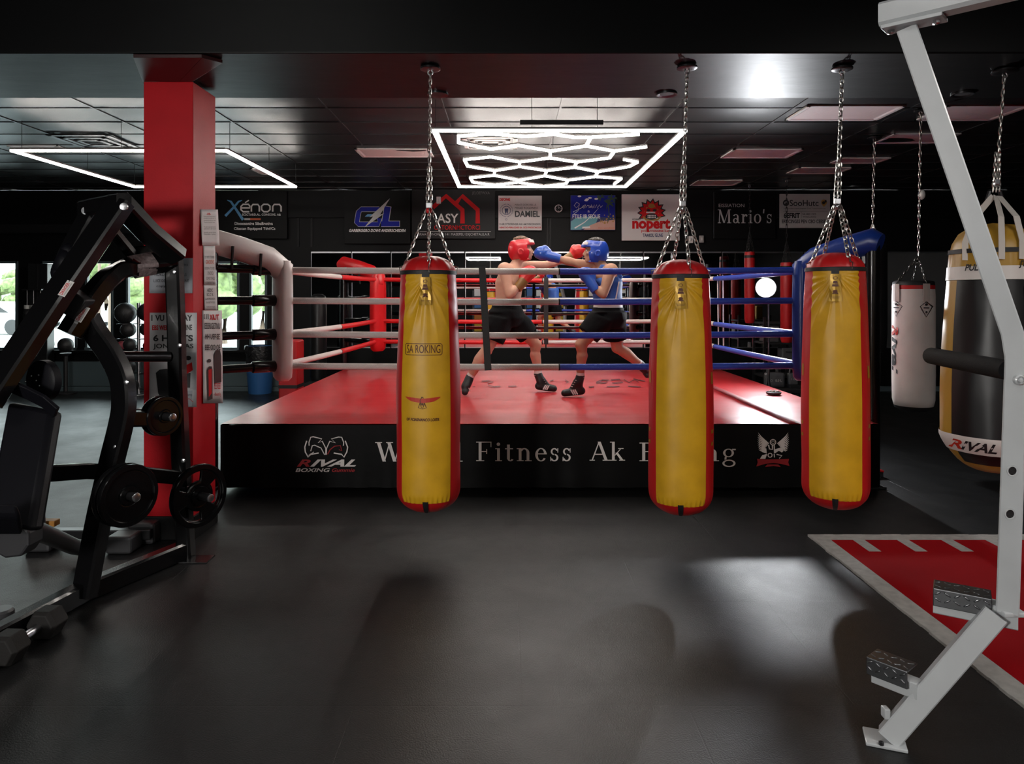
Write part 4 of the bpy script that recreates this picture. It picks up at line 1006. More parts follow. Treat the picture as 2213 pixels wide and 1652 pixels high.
mem('curved_post', [(182, 1288, 3.52), (214, 1120, 3.56), (240, 1005, 3.6), (262, 915, 3.64), (268, 868, 3.66), (262, 815, 3.68), (238, 765, 3.7), (208, 722, 3.7), (190, 688, 3.7)], .11, .075, (.3, 1, 0))
mem('lever_arm', [(150, 722, 3.62), (178, 678, 3.66), (205, 634, 3.72), (238, 598, 3.8), (275, 580, 3.9), (320, 572, 4.0), (374, 562, 4.1)], .105, .09, (.4, .9, 0))
mem('press_arm', [(262, 436, 3.72), (130, 630, 3.5), (-30, 872, 3.2)], .135, .075, (.3, 1, 0))
mem('press_arm', [(206, 446, 3.98), (158, 535, 3.9), (136, 585, 3.86)], .10, .08, (.3, 1, 0))
MB().cap([P(150, 545, 3.88), P(134, 590, 3.86)], [.05, .055], 16).build('arm_end_pad', MATS['pad_vinyl'], t, smooth=180)
mem('top_link', [(252, 430, 3.74), (320, 502, 3.9), (384, 556, 4.06)], .115, .085, (.2, 1, 0))
mem('pivot_tube', [(182, 452, 4.0), (222, 444, 3.86), (268, 436, 3.7)], .075, .085, (0, 0, 1))
c = P(268, 447, 3.66); MB().lathe([(.02, 0), (.018, .01), (.008, .012), (.001, .012)], c, (.3, -1, 0), 20).build('pivot_bolt', MATS['steel'], t, smooth=40)
c = P(186, 456, 3.93); MB().lathe([(.024, 0), (.02, .012), (.001, .014)], c, (.1, -1, 0), 20).build('pivot_bolt', MATS['steel'], t, smooth=40)
mem('cross_brace', [(236, 492, 3.86), (292, 560, 4.0)], .05, .06, (0, 1, 0)); mem('cross_brace', [(276, 543, 4.05), (352, 540, 4.1)], .045, .05, (0, 0, 1))
# bumper block between press arm and lever
ca = P(160, 655, 3.62); bx_ = (P(262, 436, 3.62) - P(-30, 872, 3.62)).normalized(); bn = V((0, 1, 0)); bz = bx_.cross(bn)
MB().box(ca, (.12, .085, .13), M4((bx_, bn, bz)).transposed()).build('bumper_block', MATS['matte_black'], t, bevel=.006)
MB().tube([P(258, 771, 3.9), P(366, 771, 4.08)], .03, 18).build('handle_bar', MATS['dark_steel'], t, smooth=50)
mem('lower_bar', [(60, 1026, 3.35), (185, 1018, 3.6), (300, 1024, 3.9), (400, 1034, 4.12)], .05, .078, (0, 0, 1))
mem('horn_bar', [(262, 906, 3.64), (345, 905, 3.84)], .06, .08, (0, 0, 1))
AX = V((.866, -.5, 0))
def horn(px, py, d, L, name='plate_horn'):
    c = P(px, py, d); o = MB().lathe([(.028, -.16), (.028, 0), (.022, .002), (.022, L), (.019, L + .003), (.001, L + .003)], c, AX, 24).build(name, MATS['dark_steel'], t, smooth=40)
    MB().lathe([(.021, L), (.021, L + .004), (.017, L + .006), (.001, L + .006)], c, AX, 20, caps=False).build('horn_cap', MATS['steel'], o, smooth=40)
    return c
def stick(px, py, d, ax, wd, hg, lines=2):
    """white sticker with two rows of red lettering lying on a tube face"""
    c = P(px, py, d); u = V(ax).normalized(); n = V((.0, -1, 0)); n = (n - u * n.dot(u)).normalized(); v_ = n.cross(u); to = lambda a, b: c + u * a - v_ * b + n * .001
    f = Flat(to); f.rect(-wd / 2, -hg / 2, wd / 2, hg / 2); o = f.build('sticker', MATS['sticker_white'], t, solid=.001)
    to2 = lambda a, b: c + u * a - v_ * b + n * .0022
    g = Flat(to2); g.text('DANGER', -wd * .42, -hg * .4, wd * .35, hg * .1, bold=.03); g.build('sticker_text', MATS['sticker_red'], o)
    g = Flat(to2); g.text('WARNING PINCH POINT', -wd * .42, hg * .2, wd * .4, hg * .38); g.build('sticker_text', MATS['strap_black'], o)
arm_ax = (P(262, 436, 3.72) - P(-30, 872, 3.2)); lk = (P(384, 556, 4.06) - P(252, 430, 3.74))
stick(143, 624, 3.455, arm_ax, .085, .035); stick(178, 680, 3.60, arm_ax, .085, .035); stick(314, 491, 3.84, lk, .065, .045)
# label sleeve on the lever
m = MB(); pts = [P(285, 578, 3.925), P(308, 573.5, 3.975), P(330, 569.5, 4.02)]; m.path(pts, .111, .096, (.4, .9, 0)); sl = m.build('label_sleeve', MATS['sleeve'], t)
for (px, py, d_) in ((376, 588, 4.07), (388, 747, 4.07), (396, 996, 4.07), (273, 827, 3.63), (250, 967, 3.58)):
    c = P(px, py, d_); MB().lathe([(.012, 0), (.0115, .006), (.006, .008), (.001, .008)], c, (0, -1, 0), 14).build('bolt', MATS['steel'], t, smooth=40)
h1 = horn(262, 1068, 3.5, .12); h2 = horn(422, 1070, 4.02, .13); h3 = horn(340, 898, 3.86, .13)
mem('horn_stub', [(240, 1060, 3.6), (262, 1068, 3.5)], .06, .06, (0, 0, 1)); mem('horn_stub', [(398, 1062, 4.12), (424, 1070, 4.0)], .06, .06, (0, 0, 1))

def plate(c, r, off, label, thick=.03, cut=True):
    """olympic grip plate: rim, hub and a web with three hand holes"""
    c = V(c) + AX * off; e = thing('weight_plate', c, label, 'weight plate', 'weight plates on the press machine')
    h = thick / 2
    MB().lathe([(r * .80, -h), (r * .97, -h), (r, -h * .5), (r, h * .5), (r * .97, h), (r * .84, h), (r * .80, h * .5), (r * .80, -h * .5), (r * .80, -h)], c, AX, 56, caps=False).build('rim', MATS['gloss_black'], e, smooth=40)
    MB().lathe([(.026, -h * .9), (r * .30, -h * .9), (r * .33, -h * .4), (r * .33, h * .4), (r * .30, h * .9), (.026, h * .9), (.026, -h * .9)], c, AX, 40, caps=False).build('hub', MATS['gloss_black'], e, smooth=40)
    q = V((0, 0, 1)).rotation_difference(AX); m = MB(); n = 120; rr = [.28, .38, .48, .58, .68, .78, .83]
    vs = [c + q @ V((r * x * math.cos(2 * PI * j / n), r * x * math.sin(2 * PI * j / n), 0)) for x in rr for j in range(n)]; fs = []
    for i in range(len(rr) - 1):
        for j in range(n):
            ph = ((j + .5) / n * 3) % 1
            if cut and 2 <= i <= 4 and .2 < ph < .8: continue
            k = (j + 1) % n; fs.append((i * n + j, i * n + k, (i + 1) * n + k, (i + 1) * n + j))
    m.add(vs, fs); m.build('web', MATS['gloss_black'], e, smooth=60, solid=thick * .45)
    return e
plate(h1, .152, .015, 'inner plate of the pair on the press machine beside the lower bar', .034, False)
plate(h1, .150, .058, 'outer plate of the pair on the press machine beside the lower bar', .034, False)
plate(h2, .176, .03, 'single weight plate with three hand holes in front of the pillar base', .038)
plate(h3, .108, .02, 'small inner plate high on the press machine in front of the notices', .03, False)
plate(h3, .105, .06, 'small outer plate high on the press machine in front of the notices', .026, False)
# ------------------------------------------------------------------ adjustable bench at far left
bt = thing('adjustable_bench', (-2.45, 3.5, 0), 'adjustable bench with black padded backrest and round head pad, at the left edge', 'bench')
def pad(name, quad, thick, nrm, mt='pad_vinyl', bev=.02):
    MB().prism(quad, V(nrm) * thick).build(name, MATS[mt], bt, bevel=bev, smooth=30)
TL, TR, BR, BL = P(14, 868, 3.36), P(112, 888, 3.3), P(66, 1150, 2.95), P(-36, 1130, 3.0)
pad('backrest', [TL, TR, BR, BL], .07, (.3, .9, -.25), bev=.022)
pad('seat', [P(-90, 1080, 2.7), P(40, 1088, 2.78), P(48, 1128, 2.86), P(-80, 1128, 2.9)], .06, (0, .2, -1), bev=.02)
c = P(83, 824, 3.42); m = MB(); m.lathe([(.001, 0), (.085, 0), (.098, .01), (.098, .045), (.085, .055), (.001, .055)], c, (.35, .93, .0), 40); m.build('head_pad', MATS['pad_vinyl'], bt, smooth=40)
m = MB()
for (a, b) in ((68, 813), (83, 811), (78, 823), (55, 825), (85, 834)): m.ell(P(a, b, 3.41), .0045, 8, 6)
m.build('pad_bolts', MATS['steel'], bt, smooth=180)
m = MB(); m.path([P(18, 832, 3.3), P(60, 850, 3.3), P(95, 868, 3.28), P(122, 892, 3.28)], .075, .018, up=(.2, .8, .5)); m.build('neck_strap', MATS['pad_vinyl'], bt, bevel=.006)
sh = MB(); sh.prism([P(-40, 1140, 3.05), P(45, 1132, 3.05), P(62, 1150, 3.05), P(62, 1180, 3.05), P(45, 1204, 3.05), P(10, 1208, 3.05), P(-40, 1180, 3.05)], (.0, .1, 0)); sh.build('pivot_shroud', MATS['shroud_grey'], bt, bevel=.01)
MB().tube([P(60, 1140, 3.2), P(110, 1160, 3.55), P(160, 1182, 3.95), P(200, 1188, 4.2)], .042, 18).build('frame_tube', MATS['grey_tube'], bt, smooth=50)
MB().tube([P(72, 1086, 3.5), P(88, 1100, 3.55), P(90, 1135, 3.55)], .02, 14).build('frame_tube', MATS['grey_tube'], bt, smooth=50)
MB().box(P(98, 1130, 3.6), (.12, .05, .03)).build('adjuster', MATS['orange_plastic'], bt, bevel=.004)
zb = .07
MB().bar(G(75, 1180) + V((0, 0, zb)), G(330, 1178) + V((0, 0, zb)), .07, .06).build('base_bar', MATS['dark_steel'], bt, bevel=.006)
for (a, b) in ((95, 1186), (268, 1190)):
    g = G(a, b); MB().box(g + V((0, 0, .05)), (.15, .14, .1)).build('foot', MATS['grey_tube'], bt, bevel=.015)
MB().box(G(308, 1175) + V((0, .05, .065)), (.16, .16, .13)).build('foot', MATS['grey_tube'], bt, bevel=.02)
g = G(295, 1160); MB().lathe([(.001, 0), (.11, 0), (.118, .01), (.118, .04), (.11, .05), (.001, .05)], g + V((-.03, .12, .20)), (.5, -.86, 0), 40).build('transport_wheel', MATS['rubber'], bt, smooth=40)
g = G(2, 1330); MB().lathe([(.001, .03), (.045, .03), (.055, .02), (.055, 0)], g, seg=24).build('foot', MATS['grey_tube'], bt, smooth=40)
# ------------------------------------------------------------------ hex dumbbells
mat('dumbbell_rubber', (.016, .015, .0145), .65, spec=.25, bump=.1, bscale=120)
def dumbbell(c, ang, label, s=.07, L=.115):
    e = thing('dumbbell', c, label, 'dumbbell', 'hex dumbbells at the machine'); a = V((math.sin(ang), math.cos(ang), 0)); n = V((a.y, -a.x, 0))
    for sg in (-1, 1):
        cc = V(c) + V((0, 0, s * .866)) + a * sg * L
        hexa = lambda r, o: [cc + a * o + n * r * math.cos(PI / 3 * k) + V((0, 0, r * math.sin(PI / 3 * k))) for k in range(6)]
        rings = [hexa(s * .82, -.055), hexa(s, -.035), hexa(s, .035), hexa(s * .82, .055)]
        m = MB(); m.add([p for r_ in rings for p in r_], [tuple(range(6)), tuple(range(18, 24))] + [(i * 6 + k, i * 6 + (k + 1) % 6, (i + 1) * 6 + (k + 1) % 6, (i + 1) * 6 + k) for i in range(3) for k in range(6)])
        m.build('head', MATS['dumbbell_rubber'], e, bevel=.004)
    cc = V(c) + V((0, 0, s * .866)); MB().tube([cc - a * (L - .05), cc - a * .03, cc, cc + a * .03, cc + a * (L - .05)], [.014, .016, .018, .016, .014], 16).build('handle', MATS['steel'], e, smooth=60)
    return e
dumbbell((-2.045, 3.06, 0), .06, 'dark grey hex dumbbell lying nearest the machine base rail')
dumbbell((-2.12, 2.66, 0), -.2, 'hex dumbbell mostly cut off by the left picture edge, nearest the camera')
# ------------------------------------------------------------------ sponsor boards high on the back wall
mat('sign_black', (.0032, .0033, .0036), .5, spec=.15); mat('sign_charcoal', (.014, .0145, .0155), .5, spec=.2); mat('sign_white', (.68, .65, .64), .6); mat('sign_grey', (.40, .38, .37), .5)
mat('ink_white', (.80, .79, .77), .6); mat('ink_black', (.012, .012, .014), .5); mat('ink_red', (.58, .010, .014), .6, spec=.2); mat('ink_blue', (.010, .018, .30), .6, spec=.2)
mat('ink_sky', (.10, .32, .58), .5); mat('ink_orange', (.6, .11, .03), .5); mat('ink_gold', (.40, .22, .04), .5); mat('ink_navy', (.015, .025, .11), .5); mat('ink_sand', (.58, .33, .26), .5)
mat('ink_green', (.03, .07, .03), .6); mat('ink_sea', (.12, .36, .42), .5); mat('ink_dim', (.10, .10, .105), .5); mat('ink_steel', (.48, .48, .48), .35)
DS = YB - .10
def board(x0, y0, x1, y1, mt, label, thick=.04):
    a = P(x0, y1, DS); b = P(x1, y0, DS)
    t = thing('wall_sign', ((a.x + b.x) / 2, DS, a.z), label, 'sign', 'sponsor boards on the back wall')
    MB().span((a.x, DS, a.z), (b.x, DS + thick, b.z)).build('panel', MATS[mt], t, bevel=.003)
    return t
class Ink:
    def __init__(s, t): s.t = t; s.n = 0
    def __call__(s, ink, name='lettering'):
        s.n += 1; off = .002 + .0006 * s.n
        f = Flat(lambda x, y: P(x, y, DS) - V((0, off, 0))); f.ink = ink; f.nm = name; return f
def put(t, f): return f.build(f.nm, MATS[f.ink], t)
def words(t, I, ink, rows, **k):
    for r in rows:
        f = I(ink); f.text(r[0], r[1], r[2], r[3], r[4], **{**k, **(r[5] if len(r) > 5 else {})}); put(t, f)
# 1
t = board(474, 414, 620, 516, 'sign_black', 'black sign with a big sky blue X and white lettering, nearest the pillar'); I = Ink(t)
q = lambda x, y: (470 + x * .1943, 400 + y * .1943)
f = I('ink_sky'); f.stroke([q(108, 168), q(150, 185), q(285, 388)], [1, 4.5, 6]); f.stroke([q(88, 345), q(190, 240), q(235, 185), q(275, 170)], [5.5, 4.5, 4, 1]); put(t, f)
f = I('ink_white'); W6 = 3.4
f.stroke([q(265, 255), q(360, 255), q(360, 235), q(345, 215), q(285, 215), q(262, 240), q(262, 275), q(285, 297), q(355, 297)], W6); f.stroke([q(308, 198), q(350, 170)], 2.6)
f.stroke([q(378, 297), q(378, 240), q(395, 217), q(450, 217), q(466, 240), q(466, 297)], W6)
f.stroke([q(515, 215), q(560, 215), q(585, 235), q(585, 275), q(560, 297), q(515, 297), q(492, 275), q(492, 235)], W6, True)
f.stroke([q(615, 297), q(615, 240), q(632, 217), q(690, 217), q(708, 240), q(708, 297)], W6); put(t, f)
words(t, I, 'ink_white', [('SCICTARD.AL. CONSOXS. A&', *q(275, 318), *q(706, 342), dict(bold=.02)), ('Divoosonire SibaBrotiva', *q(192, 412), *q(617, 446), dict(bold=.02)), ('Ciiastan Eqoipped Tdvi/Cs', *q(184, 470), *q(644, 508), dict(bold=.02))])
f = I('ink_steel', 'logo_bar'); f.rect(*q(300, 370), *q(365, 390)); put(t, f); f = I('ink_orange', 'logo_bar'); f.rect(*q(365, 370), *q(482, 390)); put(t, f)
# 2
t = board(744, 412, 886, 527, 'sign_black', 'black sign with blue G and L crossed by a silver lightning bolt'); I = Ink(t)
for ink, wd in (('ink_steel', 11.6), ('ink_blue', 9.8)):
    f = I(ink, 'logo'); gpts = [q(1800, 270), q(1600, 270), q(1570, 300), q(1550, 420), q(1570, 437), q(1790, 437), q(1800, 370)]
    f.stroke(gpts, wd); f.stroke([q(1893, 240 if ink == 'ink_blue' else 236), q(1862, 436)], wd * 1.4); f.stroke([q(1820, 433), q(2025 if ink == 'ink_blue' else 2030, 433)], wd * 1.15); put(t, f)
f = I('ink_sky', 'logo'); f.poly([q(1640, 352), q(1670, 325), q(1760, 325), q(1740, 352)]); put(t, f)
f = I('ink_steel', 'logo'); f.poly([q(1918, 150), q(1690, 358), q(1805, 338)]); f.poly([q(1635, 472), q(1855, 318), q(1735, 348)]); put(t, f)
words(t, I, 'ink_white', [('GARBERGGRO DOWS ANDERSCHEDEN', *q(1465, 490), *q(2095, 524), dict(shear=.25, bold=.03))])
# 3
q = lambda x, y: (880 + x * .2079, 400 + y * .2079)
t = board(890, 408, 1070, 516, 'sign_charcoal', 'charcoal sign with two red house outlines'); I = Ink(t)
f = I('ink_red', 'logo'); f.stroke([q(265, 235), q(405, 115), q(575, 262), q(575, 400)], 9.6); f.stroke([q(505, 195), q(572, 115), q(733, 258), q(733, 400)], 9.6); put(t, f)
words(t, I, 'ink_white', [('ASY', *q(310, 298), *q(532, 396), dict(bold=.015))]); words(t, I, 'ink_red', [('CATORNMCTORCI', *q(280, 418), *q(757, 465), dict(bold=.005))]); words(t, I, 'ink_dim', [('JELOEFWXA', *q(675, 68), *q(858, 106))])
f = I('ink_steel', 'rule'); f.rect(*q(130, 483), *q(870, 488)); put(t, f)
words(t, I, 'ink_steel', [('GRAALEDNOR_DI 141 MAEEPEU EXJCHETAULA.R', *q(108, 500), *q(856, 534))])
# 4
t = board(1077, 423, 1171, 498, 'sign_white', 'white sign with a tooth in a dotted circle'); I = Ink(t)
words(t, I, 'ink_red', [('DEFORME', *q(960, 136), *q(1070, 166), dict(bold=.05)), ('NENS DO PERLODISE SA. ODD PUDSCNOOR', *q(960, 434), *q(1392, 452), dict(bold=.03))])
words(t, I, 'ink_black', [('MANT DCROSEL Á', *q(1120, 192), *q(1340, 216)), ('MINAD ROGDINESS', *q(1120, 228), *q(1356, 250)), ('DAMIEL', *q(1120, 268), *q(1378, 334), dict(bold=.035)), ('D ASR OTTRORENGER ANU AM DVINS DINOROS', *q(960, 398), *q(1385, 418), dict(bold=.02))])
f = I('ink_navy', 'logo'); cx_, cy_ = q(1031, 265); f.ring(cx_, cy_, 9, 1.1); f.poly([q(1012, 245), q(1050, 245), q(1044, 300), q(1036, 300), q(1031, 275), q(1026, 300), q(1018, 300)])
for k in range(26):
    a = 2 * PI * k / 26; f.stroke([(cx_ + 12.6 * math.cos(a), cy_ + 12.6 * math.sin(a)), (cx_ + 14.4 * math.cos(a), cy_ + 14.4 * math.sin(a))], 1.3)
f.ring(*q(1030, 358), 1.8, .7); put(t, f)
# 5 clock
c = P(1207, 451, DS); t = thing('wall_clock', (c.x, DS, c.z), 'small round black clock with a white rim between two signs', 'clock')
MB().lathe([(.001, 0), (.05, 0), (.05, .02), (.001, .02)], c, (0, -1, 0), 32).build('face', MATS['sign_black'], t, smooth=40)
MB().lathe([(.05, .0), (.062, .0), (.06, .026), (.05, .024)], c, (0, -1, 0), 32, caps=False).build('rim', MATS['ink_white'], t, smooth=40)
f = Flat(lambda x, y: c + V((x, -.022, -y)))
for k in range(8): a = k * PI / 4; f.stroke([(.034 * math.cos(a), .034 * math.sin(a)), (.042 * math.cos(a), .042 * math.sin(a))], .006)
f.stroke([(0, 0), (.02, -.014)], .007); f.stroke([(0, 0), (-.006, -.034)], .005); f.build('hands', MATS['ink_white'], t)
# 6 beach picture
t = board(1233, 422, 1330, 498, 'ink_navy', 'blue beach picture sign with white script lettering'); I = Ink(t)
f = I('ink_blue', 'sky'); f.rect(1234, 423, 1329, 470); put(t, f)
f = I('ink_sea', 'sea'); f.poly([q(1700, 380), q(1760, 340), q(1860, 330), q(1990, 330), q(1960, 400), q(1800, 465), q(1700, 465)]); put(t, f)
f = I('ink_sand', 'sand'); f.poly([q(1830, 466), q(1900, 420), q(2000, 380), q(2160, 360), q(2160, 466)]); put(t, f)
f = I('ink_green', 'palm')
rnd = random.Random(2)
for (bx, by, sc) in ((2090, 200, 60), (2130, 150, 55), (2010, 130, 40)):
    for k in range(9): a = rnd.uniform(0, 2 * PI); f.stroke([q(bx, by), q(bx + sc * .6 * math.cos(a), by + sc * .5 * math.sin(a) - 12), q(bx + sc * math.cos(a), by + sc * math.sin(a))], [1.5, 3.2, .4])
f.stroke([q(2090, 200), q(2100, 330), q(2080, 400)], 2); put(t, f)
f = I('ink_gold', 'fruit')
for k in range(26): f.disc(*q(rnd.uniform(2000, 2155), rnd.uniform(300, 400)), rnd.uniform(.8, 1.8), n=8)
put(t, f)
f = I('ink_white', 'cloud')
for (bx, by) in ((1790, 118), (1870, 150), (1900, 135), (1860, 160), (1965, 145)): f.disc(*q(bx, by), 4.2, 2.0, 12)
f.stroke([q(1990, 240), q(1920, 320), q(1840, 390), q(1740, 450)], [.4, 1, 2, 3]); f.stroke([q(1820, 445), q(1900, 440)], 4); put(t, f)
f = I('ink_white'); f.stroke([q(*p) for p in [(1790, 195), (1760, 180), (1735, 215), (1760, 240), (1790, 200), (1775, 270), (1735, 300), (1725, 280), (1830, 230), (1845, 205), (1820, 225), (1835, 245), (1855, 205), (1855, 240), (1875, 210), (1890, 212), (1890, 240), (1905, 225), (1925, 225), (1915, 205), (1905, 235), (1930, 240), (1945, 205), (1950, 240), (1970, 205), (1975, 240), (2000, 205), (2010, 235), (2030, 215)]], 1.1); put(t, f)
words(t, I, 'ink_white', [('FTILE IIB SEOUE', *q(1718, 305), *q(2006, 348), dict(bold=.02)), ('a', *q(1875, 265), *q(1896, 285))]); words(t, I, 'ink_orange', [('Ouco porodostin', *q(1985, 440), *q(2155, 458))])
# 7 mask sign
q = lambda x, y: (1330 + x * .2214, 400 + y * .2214)
t = board(1344, 420, 1469, 520, 'sign_white', 'white sign with a spiky red and gold mask above red lettering'); I = Ink(t)
def spiky(ink, k, r0, r1, n, ph=0):
    f = I(ink, 'mask'); cx_, cy_ = q(352, 255); pts = []
    for i in range(n * 2):
        a = PI * (-.15 + 1.3 * i / (n * 2 - 1)); r = (r1 if (i + ph) % 2 else r0) * k; pts.append((cx_ + r * math.cos(a) * 1.02, cy_ - r * math.sin(a) + 3))
    f.poly(pts); put(t, f)
spiky('ink_black', 1.0, 23.5, 31, 10); spiky('ink_red', .86, 23, 31, 10); spiky('ink_gold', .60, 21, 27, 7)
f = I('ink_red', 'mask'); f.disc(*q(352, 275), 15, 14); put(t, f)
f = I('ink_gold', 'mask'); f.disc(*q(352, 205), 7, 5); f.stroke([q(270, 310), q(300, 340), q(410, 340), q(440, 310)], 4); put(t, f)
f = I('ink_black', 'mask'); f.disc(*q(322, 248), 4, 3); f.disc(*q(382, 248), 4, 3); f.disc(*q(352, 308), 13, 7); put(t, f)
f = I('ink_white', 'mask'); f.rect(*q(300, 262), *q(388, 276))
for k in range(6): f.disc(*q(318 + 14 * k, 300), 1.2, 1.8, 8); f.disc(*q(318 + 14 * k, 318), 1.2, 1.6, 8)
put(t, f)
words(t, I, 'ink_black', [('cccaao', *q(163, 328), *q(245, 342), dict(shear=.2, bold=.02))])
words(t, I, 'ink_red', [('nopert.', *q(163, 330), *q(557, 460), dict(bold=.045)), ('poi Arrosome Iuol', *q(252, 434), *q(534, 468), dict(bold=.01))]); words(t, I, 'ink_navy', [('TAAIOL GLNE', *q(265, 474), *q(463, 508), dict(bold=.02))])
# 8 serif board
t = board(1542, 414, 1676, 516, 'sign_black', 'black sign with large pale serif lettering, right of the mask sign'); I = Ink(t)
f = I('ink_dim', 'edge_line'); f.rect(1542, 415, 1543, 515); put(t, f)
words(t, I, 'ink_steel', [('EISSIATION', *q(1008, 184), *q(1258, 216))])
f = I('ink_steel'); serif(f, "Mario's", q(998, 0)[0], q(0, 373)[1], q(1530, 0)[0], 29.5, .08); put(t, f)
# 9 grey board
t = board(1686, 419, 1794, 493, 'sign_grey', 'pale grey sign with black lettering, behind the third bag chain'); I = Ink(t)
words(t, I, 'ink_black', [('SooHutc', *q(1700, 146), *q(1982, 206), dict(bold=.01)), ('6EFRIT', *q(1642, 272), *q(1800, 324), dict(bold=.04)), ('ERGCINGSS PEN C8O CEESEE', *q(1626, 338), *q(2066, 374), dict(bold=.02)), ('NUARI DES', *q(1826, 276), *q(1956, 294)), ('WHOUUDEG', *q(1826, 304), *q(1956, 320)), ('Ticooondoncciarte angonn Tudi Tuiscoiiodoscou', *q(1636, 224), *q(2050, 236))])
f = I('ink_black', 'logo'); f.ring(*q(1664, 176), 5.2, 3.2); f.poly([q(1650, 195), q(1664, 160), q(1680, 195)]); put(t, f)
f = I('ink_gold', 'logo'); f.disc(*q(2034, 170), 6.6, 6.4, 9); f.poly([q(2012, 190), q(2056, 185), q(2034, 216)]); put(t, f); f = I('ink_black', 'logo'); f.disc(*q(2030, 174), 3.4, 3.4, 9); f.disc(*q(2050, 160), 2.4, 3, 7); put(t, f)
f = I('ink_black', 'rule'); f.rect(*q(1632, 257), *q(2070, 259)); f.rect(*q(1812, 262), *q(1814, 326)); put(t, f)
# small white switches
for (px, py, mt, lb) in ((1493, 518, 'ink_white', 'white wall switch behind the middle bag chains'), (1516, 517, 'sign_grey', 'grey wall switch right of the white one'), (948, 433, 'ink_white', 'white wall sensor in front of the red house sign')):
    c = P(px, py, DS - .01); e = thing('wall_switch', c, lb, 'switch', 'wall switches'); MB().box(c, (.07, .03, .11)).build('plate', MATS[mt], e, bevel=.006); MB().box(c + V((0, -.018, 0)), (.025, .01, .045)).build('rocker', MATS['white_plastic'], e, bevel=.003)

# ------------------------------------------------------------------ notices taped to the pillar
mat('paper', (.62, .61, .62), .6, var=.03); mat('paper_grey', (.40, .42, .46), .6); mat('photo_sky', (.50, .50, .52), .6); mat('ink_skin', (.5, .28, .2), .6)
def sheet(to, x0, y0, x1, y1, label, mt='paper', curl=.006):
    a = to(x0, y1); b = to(x1, y0); n = (to(x1, y0) - to(x0, y0)).cross(V((0, 0, 1))).normalized()
    n = n if n.dot(V((0, 0, 1.5)) - a) > 0 or n.y < 0 or n.x > 0 else -n
    if n.y > .5 or n.x < -.5: n = -n
    t = thing('paper_notice', (a + b) / 2, label, 'poster', 'notices taped to the red pillar'); t2 = MB()
    t2.grid(lambda u, v: to(x0 + (x1 - x0) * u, y0 + (y1 - y0) * v) + n * (.0022 + curl * (abs(u - .5) * 2) ** 4 * v), 8, 8); t2.build('sheet', MATS[mt], t, solid=.0006, smooth=180)
    def I(ink, name='lettering', k=[0]):
        k[0] += 1; o_ = .0045 + .0004 * k[0] % .004; f = Flat(lambda x, y: to(x, y) + n * o_); f.ink = ink; f.nm = name; return f
    return t, I
FP = lambda x, y: P(x, y, YP)
def SP(x, y):   # the pillar's right-hand side: a plane of constant X
    y_ = px1 * F / (x - VX); return V((px1, y_, H - (y - VY) / F * y_))
t, I = sheet(FP, 324, 558, 417, 634, 'upper grey notice on the front of the pillar', 'paper_grey')
words(t, I, 'ink_black', [('AIRTE CLUES BOXINGTES', 336, 571, 407, 575), ('FELLOU MOTTOL', 340, 578, 397, 583), ('HORDINS, INT DULS', 335, 590, 404, 598), ('LUCE DEE I AND EGUNAIE', 333, 604, 409, 610), ('copyment  aac', 339, 617, 401, 622)])
t, I = sheet(FP, 324, 676, 426, 880, 'large poster with bold lettering and a boxing bag, front of the pillar')
words(t, I, 'ink_black', [('1 VU SOBRAY', 328, 681, 416, 694, dict(bold=.03)), ('EBINE', 392, 702, 416, 714, dict(bold=.02)), ('6 HEATS', 332, 724, 418, 738, dict(bold=.035)), ('JON & MAS', 332, 743, 419, 756, dict(bold=.02))]); words(t, I, 'ink_red', [('EBS WEEKEND', 330, 703, 388, 714, dict(bold=.03))])
f = I('photo_sky', 'photo'); f.poly([(395, 762), (424, 762), (424, 842), (395, 842)]); put(t, f); f = I('ink_black', 'bag_drawing'); f.poly([(338, 806), (346, 799), (362, 797), (370, 803), (371, 864), (352, 866), (343, 850)]); put(t, f)
f = I('ink_black', 'figure'); f.poly([(401, 808), (413, 806), (412, 838), (402, 838)]); f.disc(408, 774, 6.5, 5); put(t, f); f = I('ink_red', 'figure'); f.poly([(400, 791), (416, 783), (418, 800), (404, 809), (397, 802)]); put(t, f); f = I('ink_skin', 'figure'); f.disc(407, 781, 5.5, 6.5); put(t, f)
f = I('paper_grey', 'footer'); f.rect(392, 844, 425, 878); put(t, f); words(t, I, 'ink_black', [('wamp', 402, 852, 416, 858)]); f = I('ink_red', 'footer_logo'); f.stroke([(402, 869), (409, 861), (418, 869), (421, 866)], 1.2); put(t, f)
t, I = sheet(SP, 432, 453, 470, 531, 'top white notice on the side of the pillar', curl=.012)
words(t, I, 'ink_red', [('-HB-', 445, 460, 454, 465, dict(bold=.03))])
words(t, I, 'ink_black', [(a, 438, y, b, y + 3.0) for a, y, b in (('Orsnatin sencral teate mostan d', 466, 464), ('sormate te ie otinrom te', 470, 464), ('Asnolantrom dascre mott', 475, 464), ('Thoaloor atracroal mee', 479, 462), ('The clam sanaa demosnone', 489, 464), ('stamadoru dot laste', 493, 464), ('Boumdas osanmse donos', 501, 464), ('Dosdim lame', 505, 463))])
t, I = sheet(SP, 438.5, 531.5, 464, 616, 'narrow notice with one orange line on the side of the pillar')
words(t, I, 'ink_black', [('DO NOT ETTANGE', 441, 553, 462, 559), ('EISEN TOEE', 441, 577, 462, 583), ('ENOSO', 447, 587, 459, 594), ('OMOTAES', 444, 599, 462, 605), ('I CBEEETIAL', 441, 609, 464, 614)]); words(t, I, 'ink_orange', [('GNOOVE', 443, 562, 460, 571, dict(bold=.02))])
t, I = sheet(SP, 439.5, 616.5, 467, 670, 'small notice below the orange lined one on the pillar side')
